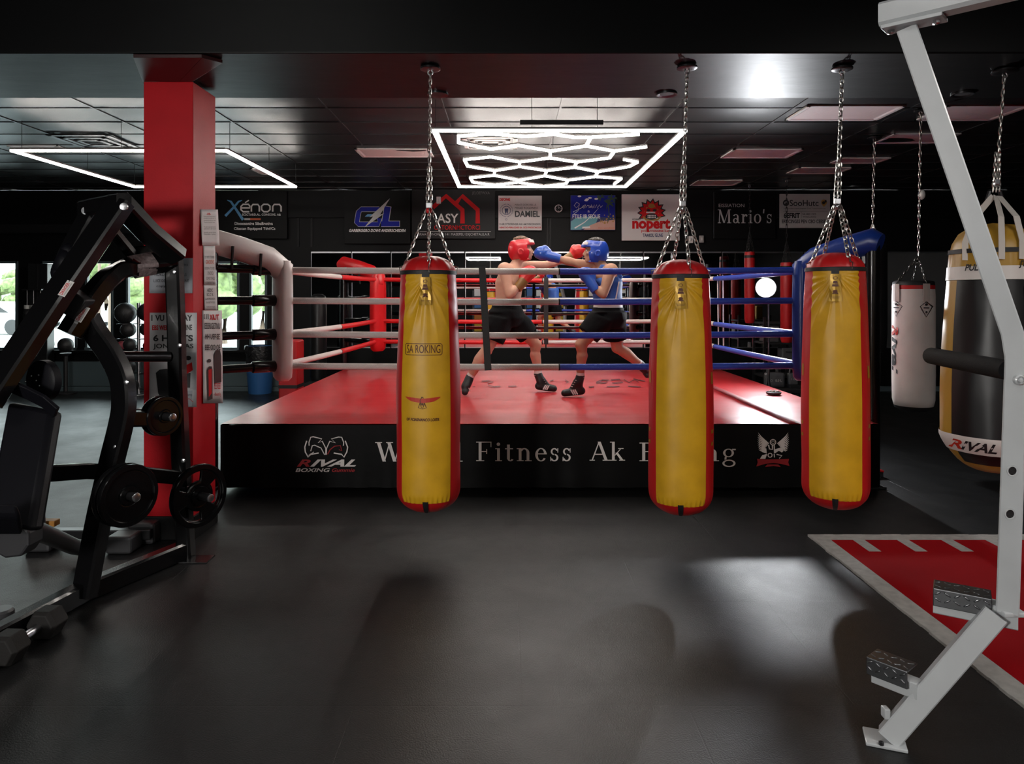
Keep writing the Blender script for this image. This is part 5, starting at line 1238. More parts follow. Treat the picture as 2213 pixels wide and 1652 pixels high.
words(t, I, 'ink_black', [('AEDC', 446, 624, 458, 631, dict(bold=.02)), ('SC.C %', 445, 634, 459, 640, dict(bold=.02)), ('CLAPCMENHEEEN', 442, 644, 463, 648), ('EI DOETTATIOE', 444, 652, 462, 656), ('TOPOMTTIION', 444, 662, 463, 665)])
t, I = sheet(SP, 436.5, 671, 479, 872, 'tall poster with shin guards on the side of the pillar')
words(t, I, 'ink_red', [('XIUT', 451, 680, 472, 692, dict(bold=.03)), ('EEREEE', 462, 828, 477, 841), ('denly', 462, 848, 477, 858)]); words(t, I, 'ink_black', [('111', 439, 679, 449, 690, dict(bold=.03)), ('IEEERIGETNU', 439, 698, 474, 711, dict(bold=.015)), ('HH UEF EE', 441, 722, 473, 734, dict(bold=.02)), ('EEE OO OE', 441, 745, 474, 757, dict(bold=.02))])
f = I('ink_black', 'guard_drawing'); f.poly([(460, 766), (465, 757), (473, 757), (476, 770), (476, 826), (462, 828)]); f.poly([(445, 800), (449, 792), (455, 792), (457, 800), (457, 862), (447, 866)]); f.disc(450, 780, 4, 4); put(t, f); f = I('ink_red', 'guard_drawing'); f.poly([(448, 800), (455, 797), (455, 850), (449, 858)]); put(t, f)
# ------------------------------------------------------------------ things along the back of the gym
mat('ball_black', (.016, .016, .017), .5, bump=.1, bscale=60); mat('ball_pale', (.42, .42, .38), .45, var=.4, vscale=14); mat('ball_pink', (.55, .10, .13), .5)
mat('bin_blue', (.03, .12, .32), .4); mat('liner', (.012, .012, .013), .25, bump=.8, bscale=25); mat('jug_grey', (.085, .085, .088), .45); mat('foam_red', (.46, .008, .012), .5); mat('kit_yellow', (.55, .33, .02), .5); mat('kit_orange', (.5, .15, .02), .5)
dB = 10.9
def ball(px, py, r, mt, label, d=dB, grp='exercise balls by the windows'):
    c = P(px, py, d); rr = r / F * d; m = MB(); m.ell(c, (rr, rr, rr), 28, 18); o = m.build('exercise_ball', MATS[mt], smooth=180, origin=c); tag(o, label, 'ball', grp)
    v = MB(); v.lathe([(.012, -.006), (.012, .002), (.004, .003)], c + V((-.4, -.85, .3)).normalized() * rr, V((-.4, -.85, .3)), 12); v.build('valve', MATS['matte_black'], o, smooth=40)
# rack: one steel mast with short cradles
rx = P(300, 700, 11.05); t = thing('ball_rack', (rx.x, 11.05, 0), 'silver steel ball rack with a round foot, left of the red pillar', 'rack')
MB().tube([V((rx.x, 11.05, .01)), V((rx.x, 11.05, P(0, 655, 11.05).z))], .028, 16).build('mast', MATS['steel'], t, smooth=60)
MB().lathe([(.001, .02), (.12, .02), (.16, .008), (.16, 0)], (rx.x, 11.05, 0), seg=32).build('foot', MATS['steel'], t, smooth=40)
for py in (700, 732, 762, 806, 838):
    z = P(0, py, 11.05).z
    for sg in (-1, 1):
        m = MB(); m.tube([V((rx.x + .1 * math.cos(a) * 1.0 + sg * .17, 10.95 + .1 * math.sin(a), z)) for a in [2 * PI * k / 20 for k in range(20)]], .008, 6, closed=True); m.tube([V((rx.x, 11.05, z)), V((rx.x + sg * .08, 10.98, z))], .009, 6)
        m.build('cradle', MATS['dark_steel'], t, smooth=60)
ball(271, 677, 22.5, 'ball_black', 'large black exercise ball, topmost on the rack', 10.95); ball(277, 713, 16, 'ball_black', 'medium black exercise ball, second down on the rack', 10.95); ball(281, 745, 14, 'ball_black', 'small black exercise ball, third down on the rack', 10.95)
ball(320, 675, 21, 'ball_black', 'black exercise ball half hidden by the pillar, top right of the rack', 10.95); ball(318, 712, 15, 'ball_black', 'black exercise ball half hidden by the pillar, second on the rack right side', 10.95)
ball(278, 793, 15, 'ball_black', 'black exercise ball under the handle bar of the press machine', 10.95); ball(286, 833, 13, 'ball_black', 'lowest black exercise ball on the rack', 10.95)
ball(263, 746.6, 9.5, 'ball_pink', 'pink exercise ball behind the rack', 11.36); ball(318, 747.2, 9, 'ball_pink', 'pink exercise ball beside the pillar edge', 11.36)
ball(105, 743, 12.2, 'ball_pale', 'small pale marbled ball on the window sill', 11.36); ball(142, 746, 16, 'ball_black', 'black ball on a stand before the window sill', 11.1)
c = P(142, 762, 11.1); t = thing('ball_stand', (c.x, 11.1, 0), 'low black stand under the black ball at the window', 'stand')
MB().lathe([(.15, 0), (.15, .02), (.03, .04), (.03, c.z - .06), (.08, c.z - .01), (.06, c.z - .01)], (c.x, 11.1, 0), seg=28).build('column', MATS['matte_black'], t, smooth=40); MB().lathe([(.152, 0), (.156, .015)], (c.x, 11.1, 0), seg=28, caps=False).build('foot_ring', MATS['dark_steel'], t)
# hanging bag and kit seen in the window reveal at far left
c = P(66, 710, 11.0); t = thing('equipment_locker', (c.x, 11.15, 0), 'tall dark locker of hanging kit between the two left windows', 'locker')
w_ = 42 / F * 11.2; zt_ = P(0, 570, 11.2).z; zs_ = P(0, 628, 11.2).z
MB().span((c.x - w_ / 2, 11.16, .02), (c.x + w_ / 2, 11.34, zt_)).build('cabinet', MATS['frame_black'], t, bevel=.006); MB().span((c.x - w_ / 2, 11.02, zs_), (c.x + w_ / 2, 11.16, zs_ + .02)).build('shelf', MATS['dark_steel'], t)
MB().span((c.x - .006, 11.15, .1), (c.x + .006, 11.158, zt_ - .02)).build('door_gap', MATS['dark_steel'], t)
for i, (dx, mt, lb) in enumerate(((-.10, 'ball_black', 'black boxing glove hanging left below the locker shelf'), (.0, 'foam_red', 'red boxing glove hanging below the locker shelf'), (.11, 'ball_black', 'black boxing glove hanging right below the locker shelf'))):
    z = P(0, 672, 11.0).z; b = V((c.x + dx, 11.07, z)); m = MB(); m.cap([b + V((0, 0, .02)), b - V((0, 0, .09))], [.04, .055], 12); m.cap([b - V((.035, 0, .03)), b - V((.045, 0, .08))], [.02, .022], 8); o = m.build('boxing_glove', MATS[mt], smooth=180); tag(o, lb, 'boxing glove', 'gloves hanging at the locker')
    MB().tube([b + V((0, 0, .03)), b + V((0, 0, .085))], .041, 14).build('cuff', MATS['cloth_white'] if 'cloth_white' in MATS else MATS['white_plastic'], o, smooth=60); MB().tube([b + V((0, 0, .06)), V((b.x, b.y, zs_ + .003))], .004, 6).build('lace_loop', MATS['white_plastic'], o)
# waste bin with liner
c = G(562, 850); t = thing('waste_bin', c, 'blue waste bin with a black liner, behind the ring left of the white cushion', 'bin')
pr = [(.17, .0), (.175, .02), (.222, .70), (.222, .73), (.21, .73), (.205, .70), (.16, .03), (.001, .03)]
MB().lathe(pr, c, seg=36, caps=False).build('body', MATS['bin_blue'], t, smooth=40)
m = MB(); m.grid(lambda u, v: c + V(((.226 + .012 * math.sin(u * 47) * v) * math.cos(2 * PI * u), (.226 + .012 * math.sin(u * 47) * v) * math.sin(2 * PI * u), .745 - (.12 + .05 * math.sin(u * 31)) * v)), 80, 6, True); m.grid(lambda u, v: c + V(((.226 - .02 * v) * math.cos(2 * PI * u), (.226 - .02 * v) * math.sin(2 * PI * u), .745 - .3 * v)), 60, 4, True); m.build('liner', MATS['liner'], t, smooth=180)
# red foam block seen behind the white cushion
x_ = (630 - VX) / F * 8.6; t = thing('foam_block', (x_, 8.6, 0), 'upright red foam block on the floor left of the ring, behind the white cushion', 'block')
MB().span((x_ - .11, 8.45, 0), (x_ + .11, 8.75, P(0, 735, 8.6).z)).build('foam', MATS['foam_red'], t, bevel=.02); MB().span((x_ - .112, 8.448, .42), (x_ + .112, 8.752, .46)).build('strap', MATS['strap_black'], t)
# black free-standing bag by the mirror
def standbag(px, d, w, py0, py1, mt, label, grp='standing bags by the mirrors'):
    c = P(px, py1, d); z1 = P(px, py0, d).z; r = w / 2 / F * d; t = thing('standing_bag', (c.x, d, 0), label, 'punching bag', grp)
    MB().lathe([(.001, .0), (.26, 0), (.28, .05), (.26, .2), (.12, .26), (.001, .26)], (c.x, d, 0), seg=36, caps=False).build('base', MATS['matte_black'], t, smooth=50)
    MB().lathe([(.001, .25), (r * .9, .27), (r, .33), (r * .98, z1 - .12), (r * .85, z1 - .03), (r * .5, z1), (.001, z1 + .004)], (c.x, d, 0), seg=36, caps=False).build('body', MATS[mt], t, smooth=50)
standbag(688, 10.6, 36, 636, 850, 'bag_black', 'black free-standing bag beside the narrow mirror left of the ring')
# kit in the right back corner
def jug(px, py0, py1, d, label, wpx):
    c = P(px, py1, d); h = P(px, py0, d).z - c.z; w_ = wpx / F * d; t = thing('weight_jug', c, label, 'jug', 'grey jugs behind the ring')
    b = MB(); b.span(c + V((-w_ / 2, -w_ * .3, 0)), c + V((w_ / 2, w_ * .3, h * .72))); b.build('body', MATS['jug_grey'], t, bevel=w_ * .14)
    m = MB(); m.tube([c + V((-w_ * .35, 0, h * .68)), c + V((-w_ * .3, 0, h * .93)), c + V((w_ * .1, 0, h * .95)), c + V((w_ * .3, 0, h * .7))], w_ * .09, 10); m.build('handle', MATS['jug_grey'], t, smooth=60)
    MB().lathe([(w_ * .14, 0), (w_ * .14, h * .16), (.001, h * .17)], c + V((w_ * .22, 0, h * .72)), seg=18).build('cap', MATS['matte_black'], t, smooth=40)
    f = Flat(lambda x, y: c + V((x * w_, -w_ * .3 - .003, y * h))); f.text('8.0 L', -.05, .42, .3, .30, bold=.03); f.ring(-.25, .36, .05, .015); f.build('printed_label', MATS['sign_grey'], t)
for (px, y0, y1, lb, w_) in ((1673, 792, 838, 'wide grey jug on the bench behind the ring canvas', 40), (1713, 796, 832, 'narrow grey jug nearest the blue ring corner', 20)): jug(px, y0, y1, 9.3, lb, w_)
zb_ = P(0, 838, 9.3).z; zb2 = P(0, 832, 9.3).z
c = P(1692, 840, 9.3); t = thing('low_bench', (c.x, 9.35, 0), 'low black bench holding the grey jugs behind the ring', 'bench')
MB().span((c.x - .25, 9.1, zb_ - .05), (c.x + .27, 9.6, zb_)).build('top', MATS['matte_black'], t, bevel=.008)
for dx in (-.22, .24):
    for dy in (9.13, 9.57): MB().span((c.x + dx - .02, dy - .02, 0), (c.x + dx + .02, dy + .02, zb_ - .05)).build('leg', MATS['dark_steel'], t)
c2 = P(1713, 832, 9.3); MB().span((c2.x - .07, 9.2, zb_), (c2.x + .07, 9.4, zb2)).build('riser', MATS['matte_black'], t)
mat('shade_chain', (.012, .012, .012), .6, metal=.3)  # chain coloured near black to stand for the dark at the back
def hang(px, py0, py1, d, wpx, mt, label, top=None):
    c = P(px, py1, d); z1 = P(px, py0, d).z; r = wpx / 2 / F * d; t = thing('heavy_bag', (c.x, d, c.z), label, 'punching bag', 'bags hanging behind the ring')
    h = z1 - c.z; MB().lathe([(.001, 0), (r * .8, .01), (r, .06), (r, h - .06), (r * .95, h), (.001, h + .01)], (c.x, d, c.z), seg=32, caps=False).build('body', MATS[mt], t, smooth=50)
    MB().lathe([(r * 1.01, h - .09), (r * 1.01, h - .05)], (c.x, d, c.z), seg=32, caps=False).build('band', MATS['strap_black'], t)
    m = MB(); cc = V((c.x, d, z1 + .3)); chain(m, cc, V((c.x, d, ZC - .05)), .08, .004, .026)
    m.build('hanging_chain', MATS['shade_chain'], t, smooth=60)
    for a in range(3): m = MB(); chain(m, cc, V((c.x + r * .8 * math.cos(a * 2.1), d + r * .8 * math.sin(a * 2.1), z1)), .06, .004, .025); m.build('chain_leg', MATS['shade_chain'], t, smooth=60)
    hook_plate(c.x, d, ZC, 'ceiling hook plate above the ' + label.split(' hanging')[0])
hang(1700, 568, 742, 10.3, 26, 'bag_red', 'red heavy bag hanging right of the flash behind the blue ropes')
hang(1620, 545, 700, 10.8, 22, 'bag_red', 'red bag shape hanging as a stand-in for a mirrored red column, left of the flash')  # added bag shape in place of a red column reflected in the mirror
# yellow and grey kit on the wall behind the blue corner
def case(px0, py0, px1_, py1, d, mt, label, depth=.2):
    a = P(px0, py1, d); b = P(px1_, py0, d); t = thing('kit_case', ((a.x + b.x) / 2, d, a.z), label, 'case', 'kit cases behind the ring')
    MB().span((a.x, d, a.z), (b.x, d + depth, b.z)).build('shell', MATS[mt], t, bevel=.02); MB().tube([V((a.x + (b.x - a.x) * u, d - .02 - .02 * math.sin(PI * u), a.z + (b.z - a.z) * (.72))) for u in (.25, .35, .5, .65, .75)], .008, 8).build('handle', MATS['matte_black'], t)
    return t
t = thing('storage_shelf', (P(1680, 700, 10.7).x, 10.9, 0), 'black storage shelf of kit against the mirror behind the blue corner', 'shelf')
xa, xb = P(1648, 0, 10.7).x, P(1722, 0, 10.7).x
for z in (.30, P(0, 740, 10.7).z - .03, P(0, 697, 10.7).z - .03):
    MB().span((xa, 10.62, z), (xb, 11.1, z + .03)).build('shelf_board', MATS['matte_black'], t, bevel=.004)
for x in (xa, xb):
    for y in (10.62, 11.08): MB().span((x - .018, y - .018, 0), (x + .018, y + .018, 1.2)).build('upright', MATS['dark_steel'], t)
case(1651, 704, 1684, 740, 10.66, 'jug_grey', 'pale grey kit case on the middle shelf below the flash'); case(1703, 664, 1719, 697, 10.66, 'kit_yellow', 'yellow kit case on the top shelf beside the blue corner'); case(1690, 752, 1716, 782, 10.66, 'jug_grey', 'grey kit case on the lowest shelf behind the blue corner')
# ------------------------------------------------------------------ wall of kit behind the camera (shows only in the mirrors)
def rack(x, y, cols, label):
    t = thing('kit_rack', (x, y, 0), label, 'rack', 'kit racks at the rear wall')
    for z in (.15, .6, 1.05, 1.5): MB().span((x - .75, y - .2, z), (x + .75, y + .2, z + .03)).build('shelf_board', MATS['dark_steel'], t)
    for sx in (-.74, .74):
        for sy in (-.18, .18): MB().span((x + sx - .015, y + sy - .015, 0), (x + sx + .015, y + sy + .015, 1.75)).build('upright', MATS['dark_steel'], t)
    k = 0
    for z in (.18, .63, 1.08, 1.53):
        for dx in (-.55, -.18, .2, .56):
            mt, nm = cols[k % len(cols)]; k += 1; zz = (.18, .63, 1.08, 1.53).index(z)
            r = thing('gear_box', (x + dx, y, z), '%s gear box on the %s shelf, %s, of the %s' % (nm, ('bottom', 'second', 'third', 'top')[zz], ('first', 'second', 'third', 'fourth')[(-.55, -.18, .2, .56).index(dx)], label.split(' at')[0]), 'box', 'gear boxes on the rear racks')
            hh = .18 + .05 * ((k * 7) % 4); MB().span((x + dx - .14, y - .15, z), (x + dx + .14, y + .15, z + hh)).build('carton', MATS[mt], r, bevel=.01); MB().span((x + dx - .142, y - .152, z + hh - .05), (x + dx + .142, y + .152, z + hh + .004)).build('lid', MATS['matte_black'], r, bevel=.004)
rack(-.6, -4.6, [('kit_yellow', 'yellow'), ('foam_red', 'red'), ('sign_white', 'white'), ('bin_blue', 'blue'), ('kit_orange', 'orange')], 'warm rack at the rear wall')
rack(1.4, -4.6, [('bin_blue', 'blue'), ('ink_white', 'pale'), ('foam_red', 'red'), ('kit_yellow', 'yellow')], 'blue rack at the rear wall')
rack(3.4, -4.6, [('jug_grey', 'grey'), ('sign_white', 'white'), ('bin_blue', 'blue')], 'grey rack at the rear wall')
# ------------------------------------------------------------------ flash on a stand behind the ring
mat('flash_face', (1, 1, 1), .4, emit=(.92, .96, 1.0), estr=160)
fc = P(1655, 622, 8.45)
t = thing('studio_flash', (fc.x, fc.y, 0), 'bright white photo flash on a black stand behind the right side of the ring', 'light')
ax = V((-.32, -.95, -.02)).normalized()
MB().lathe([(.001, .0), (.085, .0)], fc, ax, 40, caps=False).build('flash_tube', MATS['flash_face'], t)
MB().lathe([(.06, -.28), (.065, -.26), (.065, -.1), (.085, -.06), (.12, .02), (.115, .02), (.088, -.004), (.001, -.006)], fc, ax, 36, caps=True).build('flash_head', MATS['matte_black'], t, smooth=40)
MB().tube([V((fc.x + .10, fc.y + .18, 0.0)), V((fc.x + .10, fc.y + .18, fc.z - .06))], .014, 12).build('stand_pole', MATS['dark_steel'], t, smooth=60)
for k in range(3):
    a = 2 * PI * k / 3 + .4; MB().tube([V((fc.x + .10, fc.y + .18, .5)), V((fc.x + .10 + .17 * math.cos(a), fc.y + .18 + .17 * math.sin(a), .012))], .009, 8).build('leg', MATS['dark_steel'], t, smooth=60)
ld = bpy.data.lights.new('flash_light', 'SPOT'); lo = bpy.data.objects.new('flash_light', ld); COL.objects.link(lo)
lo.location = fc + ax * .03; lo.rotation_euler = (V((-.32, -.95, -.05))).to_track_quat('-Z', 'Y').to_euler()
ld.energy = 215; ld.spot_size = math.radians(140); ld.spot_blend = 1.0; ld.shadow_soft_size = .05; ld.color = (.93, .96, 1)
# daylight enters through the window band: portals guide the sampling
for (a, b) in WIN:
    x0_, x1_ = px2x(a), px2x(b)
    d_ = bpy.data.lights.new('daylight', 'AREA'); o_ = bpy.data.objects.new('daylight', d_); COL.objects.link(o_)
    d_.shape = 'RECTANGLE'; d_.size = x1_ - x0_; d_.size_y = HEAD - SILL; d_.cycles.is_portal = True
    o_.location = ((x0_ + x1_) / 2, YB + .1, (SILL + HEAD) / 2); o_.rotation_euler = (-PI / 2, 0, 0)
# added fill lamps for bags and turf, under the unseen panels (each just under its diffuser)
for (x, y, e) in [(-3.2, 1.2, 3), (.2, 1.2, 5), (3.4, 1.2, 62), (-3.2, -2.2, 8), (.2, -2.2, 12), (3.4, -2.2, 18)]:
    d_ = bpy.data.lights.new('added_panel_lamp', 'AREA'); o_ = bpy.data.objects.new('added_panel_lamp', d_); COL.objects.link(o_)
    d_.shape = 'RECTANGLE'; d_.size = 1.08; d_.size_y = .48; d_.energy = e; d_.color = (1, .96, .92)
    o_.location = (x, y, ZC - .03)

# added key light for the bag fronts: unseen softbox behind the camera, left
mat('added_key_face', (1, 1, 1), .5, emit=(1.0, .97, .93), estr=90)
kc = V((-2.62, -1.3, 1.75)); kx = (V((.6, 4.4, .9)) - kc).normalized()
t = thing('added_key_light', (kc.x, kc.y, 0), 'added square key light on a stand, unseen behind the camera', 'light')
ku = kx.cross(V((0, 0, 1))).normalized(); kv = ku.cross(kx)
hs = .36; q4 = [kc + ku * a * hs + kv * b * hs for a, b in ((-1, -1), (1, -1), (1, 1), (-1, 1))]
MB().add(q4, [(0, 1, 2, 3)]).build('diffuser', MATS['added_key_face'], t)
bk = [kc - kx * .35 + ku * a * .07 + kv * b * .07 for a, b in ((-1, -1), (1, -1), (1, 1), (-1, 1))]; rim = [p + kx * .03 for p in q4]; q5 = [p - kx * .006 for p in q4]
MB().add(rim + bk, [(0, 1, 5, 4), (1, 2, 6, 5), (2, 3, 7, 6), (3, 0, 4, 7), (4, 5, 6, 7)]).build('hood', MATS['matte_black'], t, solid=.004)
MB().tube([V((kc.x - kx.x * .3, kc.y - kx.y * .3, 0)), V((kc.x - kx.x * .3, kc.y - kx.y * .3, kc.z - .05))], .016, 12).build('stand_pole', MATS['dark_steel'], t, smooth=60)
for k in range(3):
    a = 2 * PI * k / 3; c_ = V((kc.x - kx.x * .3, kc.y - kx.y * .3, 0)); MB().tube([c_ + V((0, 0, .5)), c_ + V((.45 * math.cos(a), .45 * math.sin(a), .012))], .01, 8).build('leg', MATS['dark_steel'], t, smooth=60)
# ------------------------------------------------------------------ two boxers sparring on the canvas
def skin_mat(name, col):
    m = mat(name, col, .6, spec=.35, bump=.12, bscale=16, var=.09, vscale=9); b = m.node_tree.nodes['Principled BSDF']
    b.inputs['Subsurface Weight'].default_value = .08; b.inputs['Subsurface Radius'].default_value = (.02, .008, .004); b.inputs['Subsurface Scale'].default_value = .5
skin_mat('skin_fair', (.56, .31, .22)); skin_mat('skin_tan', (.44, .23, .145))
mat('shorts_black', (.004, .004, .0045), .75, spec=.12, bump=.25, bscale=14)
mat('glove_red', (.50, .016, .014), .3, coat=.2, bump=.08, bscale=25); mat('glove_blue', (.016, .07, .36), .3, coat=.2, bump=.08, bscale=25)
mat('head_red', (.50, .012, .02), .3, coat=.2, bump=.05, bscale=25); mat('head_blue', (.012, .05, .34), .3, coat=.2, bump=.05, bscale=25)
mat('tank_blue', (.025, .09, .33), .6, bump=.25, bscale=20)
mat('cloth_white', (.66, .62, .60), .6, bump=.15, bscale=20)
mat('hair_brown', (.10, .045, .018), .6, bump=.8, bscale=60); mat('hair_dark', (.022, .015, .011), .6, bump=.8, bscale=60)
mat('shoe_black', (.010, .010, .011), .5, bump=.15, bscale=60)
mat('eye_white', (.6, .58, .55), .3); mat('eye_dark', (.015, .01, .008), .3); mat('lip', (.30, .10, .08), .5)
mat('cuff_gold', (.20, .09, .015), .45)

def boxer(D0, face, pal, J, label):
    """face = +1 looks to +X, -1 to -X. J holds joints as (crop x, crop y, offset into the room)"""
    def Q(a, b, dy=0.0):
        p = P(980 + a * .23, 490 + b * .23, D0); k = (D0 + dy) / D0
        return V((p.x * k, D0 + dy, H + (p.z - H) * k))
    q = {k: (Q(*v) if isinstance(v, tuple) else [Q(*w) for w in v]) for k, v in J.items() if not k.startswith('lift')}
    FWD = V((face, 0, 0)); body = MB()
    hips, waist, chest, upper, nk, hd = q['hips'], q['waist'], q['chest'], q['upper'], q['neck'], q['head']
    # trunk: oval sections, chest wider across the room than front to back
    def trunk(secs, seg=28):
        m = MB(); pr = [(math.cos(2 * PI * i / seg), math.sin(2 * PI * i / seg)) for i in range(seg)]; vs = []
        for (c, rx, ry) in secs:
            for (u, w) in pr: vs.append(c + V((u * rx, w * ry, 0)))
        n = len(secs); fs = [(i * seg + a, i * seg + (a + 1) % seg, (i + 1) * seg + (a + 1) % seg, (i + 1) * seg + a) for i in range(n - 1) for a in range(seg)]
        fs += [tuple(range(seg)), tuple((n - 1) * seg + a for a in range(seg))]
        m.add(vs, fs); return m
    tw = J_TW[pal]
    secs = [(hips - V((0, 0, .10)), .12, .14), (hips, .142, .162), (waist, .128, .15), ((waist + chest) / 2, .135, .155), (chest, .148, .17), (upper, .118, .15), (nk * .45 + upper * .55, .075, .10), (nk, .052, .055)]
    tm = trunk(secs); body.add(tm.v, tm.f)
    body.ell(chest + FWD * .05 + V((0, -.06, .045)), (.085, .085, .06)); body.ell(chest + FWD * .05 + V((0, .06, .045)), (.085, .085, .06))   # pectorals
    for sd in ('n', 'f'):
        sh, elb, wr = q['sh_' + sd], q['el_' + sd], q['wr_' + sd]
        body.ell(sh, (.074, .074, .072)); body.cap([upper * .55 + sh * .45, sh], [.07, .06])
        mid = (sh * .55 + elb * .45) + V((0, 0, .004)); body.cap([sh, mid, elb], [.06, .056, .041]); m2 = elb * .68 + wr * .32; body.cap([elb, m2, wr], [.040, .047, .030])
        body.cap([wr, wr + (wr - elb).normalized() * .09], [.027, .03])
        hp, kn, an = q['hip_' + sd], q['kn_' + sd], q['an_' + sd]
        th = hp * .6 + kn * .4; body.cap([hp, th, kn], [.092, .083, .056]); back = V((-face * .014, 0, 0)); cf = kn * .68 + an * .32 + back
        body.cap([kn, kn * .86 + an * .14 + back * .6, cf, kn * .3 + an * .7, an], [.057, .056, .058, .044, .036]); body.ell(kn + FWD * .008, (.054, .052, .056))
        fo = q['toe_' + sd]; he = q['heel_' + sd]; body.cap([an, an * .3 + he * .7 + (fo - he) * .1], [.034, .026])
    # head on the neck
    up = (hd - nk).normalized(); body.cap([nk - V((0, 0, .03)), hd - V((0, 0, .05)) - FWD * .01], [.056, .05])
    hR = V((face, 0, 0)); tilt = J_TILT[pal]
    Rm = M4.Rotation(-face * tilt, 3, 'Y')
    X = lambda a, b, c: hd + Rm @ V((face * a, b, c))          # forward, sideways, up in head space
    body.ell(hd + V((0, 0, .025)), (.097, .078, .10)); body.ell(X(.028, 0, -.045), (.064, .058, .075)); body.ell(X(.072, 0, -.088), (.026, .03, .024))
    body.cap([X(.094, 0, .012), X(.107, 0, -.018), X(.112, 0, -.03)], [.010, .013, .015]); body.ell(X(.1, 0, -.036), (.014, .022, .011))
    for s in (-1, 1):
        body.ell(X(.084, s * .033, .030), (.018, .028, .012)); body.ell(X(.076, s * .043, -.02), (.022, .022, .02)); body.ell(X(-.01, s * .079, -.01), (.02, .012, .032))
    body.ell(X(.088, 0, -.062), (.018, .028, .012))
    bm_ = blob(body, .0085, 11, .5)
    base = V((hips.x, hips.y, RZ)); root = bm_.build('person', MATS['skin_' + pal['skin']], smooth=180, origin=base); tag(root, label, 'person', 'boxers sparring in the ring'); pr = root
    for s in (-1, 1):
        m = MB(); m.ell(X(.088, s * .032, .006), (.009, .015, .009), 12, 8); e = m.build('eye', MATS['eye_white'], pr, smooth=180)
        MB().ell(X(.0955, s * .032, .006), (.003, .006, .006), 10, 6).build('pupil', MATS['eye_dark'], e, smooth=180)
        MB().cap([X(.093, s * .018, .027), X(.092, s * .046, .029)], [.005, .004], 8).build('eyebrow', MATS['hair_' + pal['hair']], pr, smooth=180)
    MB().cap([X(.101, -.02, -.063), X(.106, 0, -.061), X(.101, .02, -.063)], [.004, .006, .004], 8).build('mouth', MATS['lip'], pr, smooth=180)
    # hair showing through the open crown
    hm = MB(); rnd = random.Random(5); hm.ell(hd + V((-face * .008, 0, .05)), (.098, .082, .092))
    for k in range(40):
        a = rnd.uniform(0, 2 * PI); r = .07 * math.sqrt(rnd.random()); hm.ell(hd + V((r * math.cos(a) - face * .005, r * math.sin(a), .135 - r * r * 5)), (.02, .018, .014), 8, 6)
    blob(hm, .008, 2).build('hair', MATS['hair_' + pal['hair']], pr, smooth=180)
    # headgear: padded shell with an open face and crown
    hg = MB(); rx, ry, rz = .128, .108, .130; hc = X(.004, 0, -.002); nu, nv = 56, 32; vs = []; keep = {}
    for j in range(nv + 1):
        for i in range(nu):
            a = 2 * PI * i / nu; b = -PI / 2 + PI * j / nv
            l = V((math.cos(b) * math.cos(a), math.cos(b) * math.sin(a), math.sin(b))); bl = 1 + .05 * max(0, l.z) ** 2 + (.07 * math.exp(-((l.z - .45) / .22) ** 2) + .05 * math.exp(-((l.z + .35) / .3) ** 2)) * max(0, l.x)
            if l.x > 0 and l.z < -.2: bl *= 1.0
            vs.append(hc + Rm @ V((face * l.x * rx * bl, l.y * ry * bl, l.z * rz * bl)))
    fs = []
    for j in range(nv):
        for i in range(nu):
            a = 2 * PI * (i + .5) / nu; b = -PI / 2 + PI * (j + .5) / nv; l = V((math.cos(b) * math.cos(a), math.cos(b) * math.sin(a), math.sin(b)))
            open_face = l.x > .25 and -.74 < l.z < .26 and abs(l.y) < .88 - .30 * max(0, -l.z)
            if l.x > .3 and l.z < -.55 and abs(l.y) < .45: open_face = True
            if open_face or l.z > .80 or l.z < -.80 or (l.z < -.66 and l.x < -.25): continue
            k = (i + 1) % nu; fs.append((j * nu + i, j * nu + k, (j + 1) * nu + k, (j + 1) * nu + i))
    hg.add(vs, fs); hgo = hg.build('headgear', MATS['head_' + pal['col']], pr, smooth=180, solid=.026, sub=1)
    MB().lathe([(.03, 0), (.034, .008), (.03, .012), (.018, .012), (.016, .006)], X(-.012, -.119, -.02), (0, -1, 0), 24).build('ear_ring', MATS['head_' + pal['col']], hgo, smooth=60)
    f = MB(); f.grid(lambda u, v: X(.004 + .146 * math.cos(-.95 + .5 * u) * (1 - .06 * v), .124 * math.sin(-.95 + .5 * u), .062 + .026 * v), 6, 2); f.build('brow_patch', MATS['cloth_white'], hgo, solid=.003)
    # gloves: cuff, mitt, thumb
    for sd in ('n', 'f'):
        a, b = q['gl_' + sd]; w = q['wr_' + sd]; d = (b - a).normalized(); side = d.cross(V((0, 1, 0))).normalized(); side = side if side.z > 0 else -side
        g = MB(); g.cap([a - d * .02, a + d * .04, b - d * .045, b - d * .01], [.046, .053, .064, .056], 18); g.ell(b - d * .035 + side * .012, (.078, .066, .07)); g.cap([a + d * .02 + side * .045, a + (b - a) * .5 + side * .066, b - d * .05 + side * .068, b - d * .015 + side * .045], [.024, .03, .03, .022], 12)
        go = blob(g, .0085, 4).build('glove', MATS['glove_' + pal['col']], pr, smooth=180)
        c0 = a - d * .1
        MB().tube([c0, c0 + d * .02, a - d * .02, a + d * .012], [.044, .047, .05, .053], 20).build('cuff', MATS[pal['cuff']], go, smooth=60)
    # shorts with waistband
    s = MB(); s.add(*(lambda t_: (t_.v, t_.f))(trunk([(hips - V((0, 0, .13)), .13, .15), (hips - V((0, 0, .04)), .18, .192), (hips + V((0, 0, .03)), .178, .192), (q['band'], .152, .172), (q['band'] + V((0, 0, .03)), .146, .166)])))
    for sd in ('n', 'f'):
        hp, kn, hm_ = q['hip_' + sd], q['kn_' + sd], q['hem_' + sd]; s.tube([hp + V((0, 0, .06)), hp, (hp + hm_) / 2, hm_], [.12, .132, .126, .116], 22)
    sb = blob(s, .011, 4)
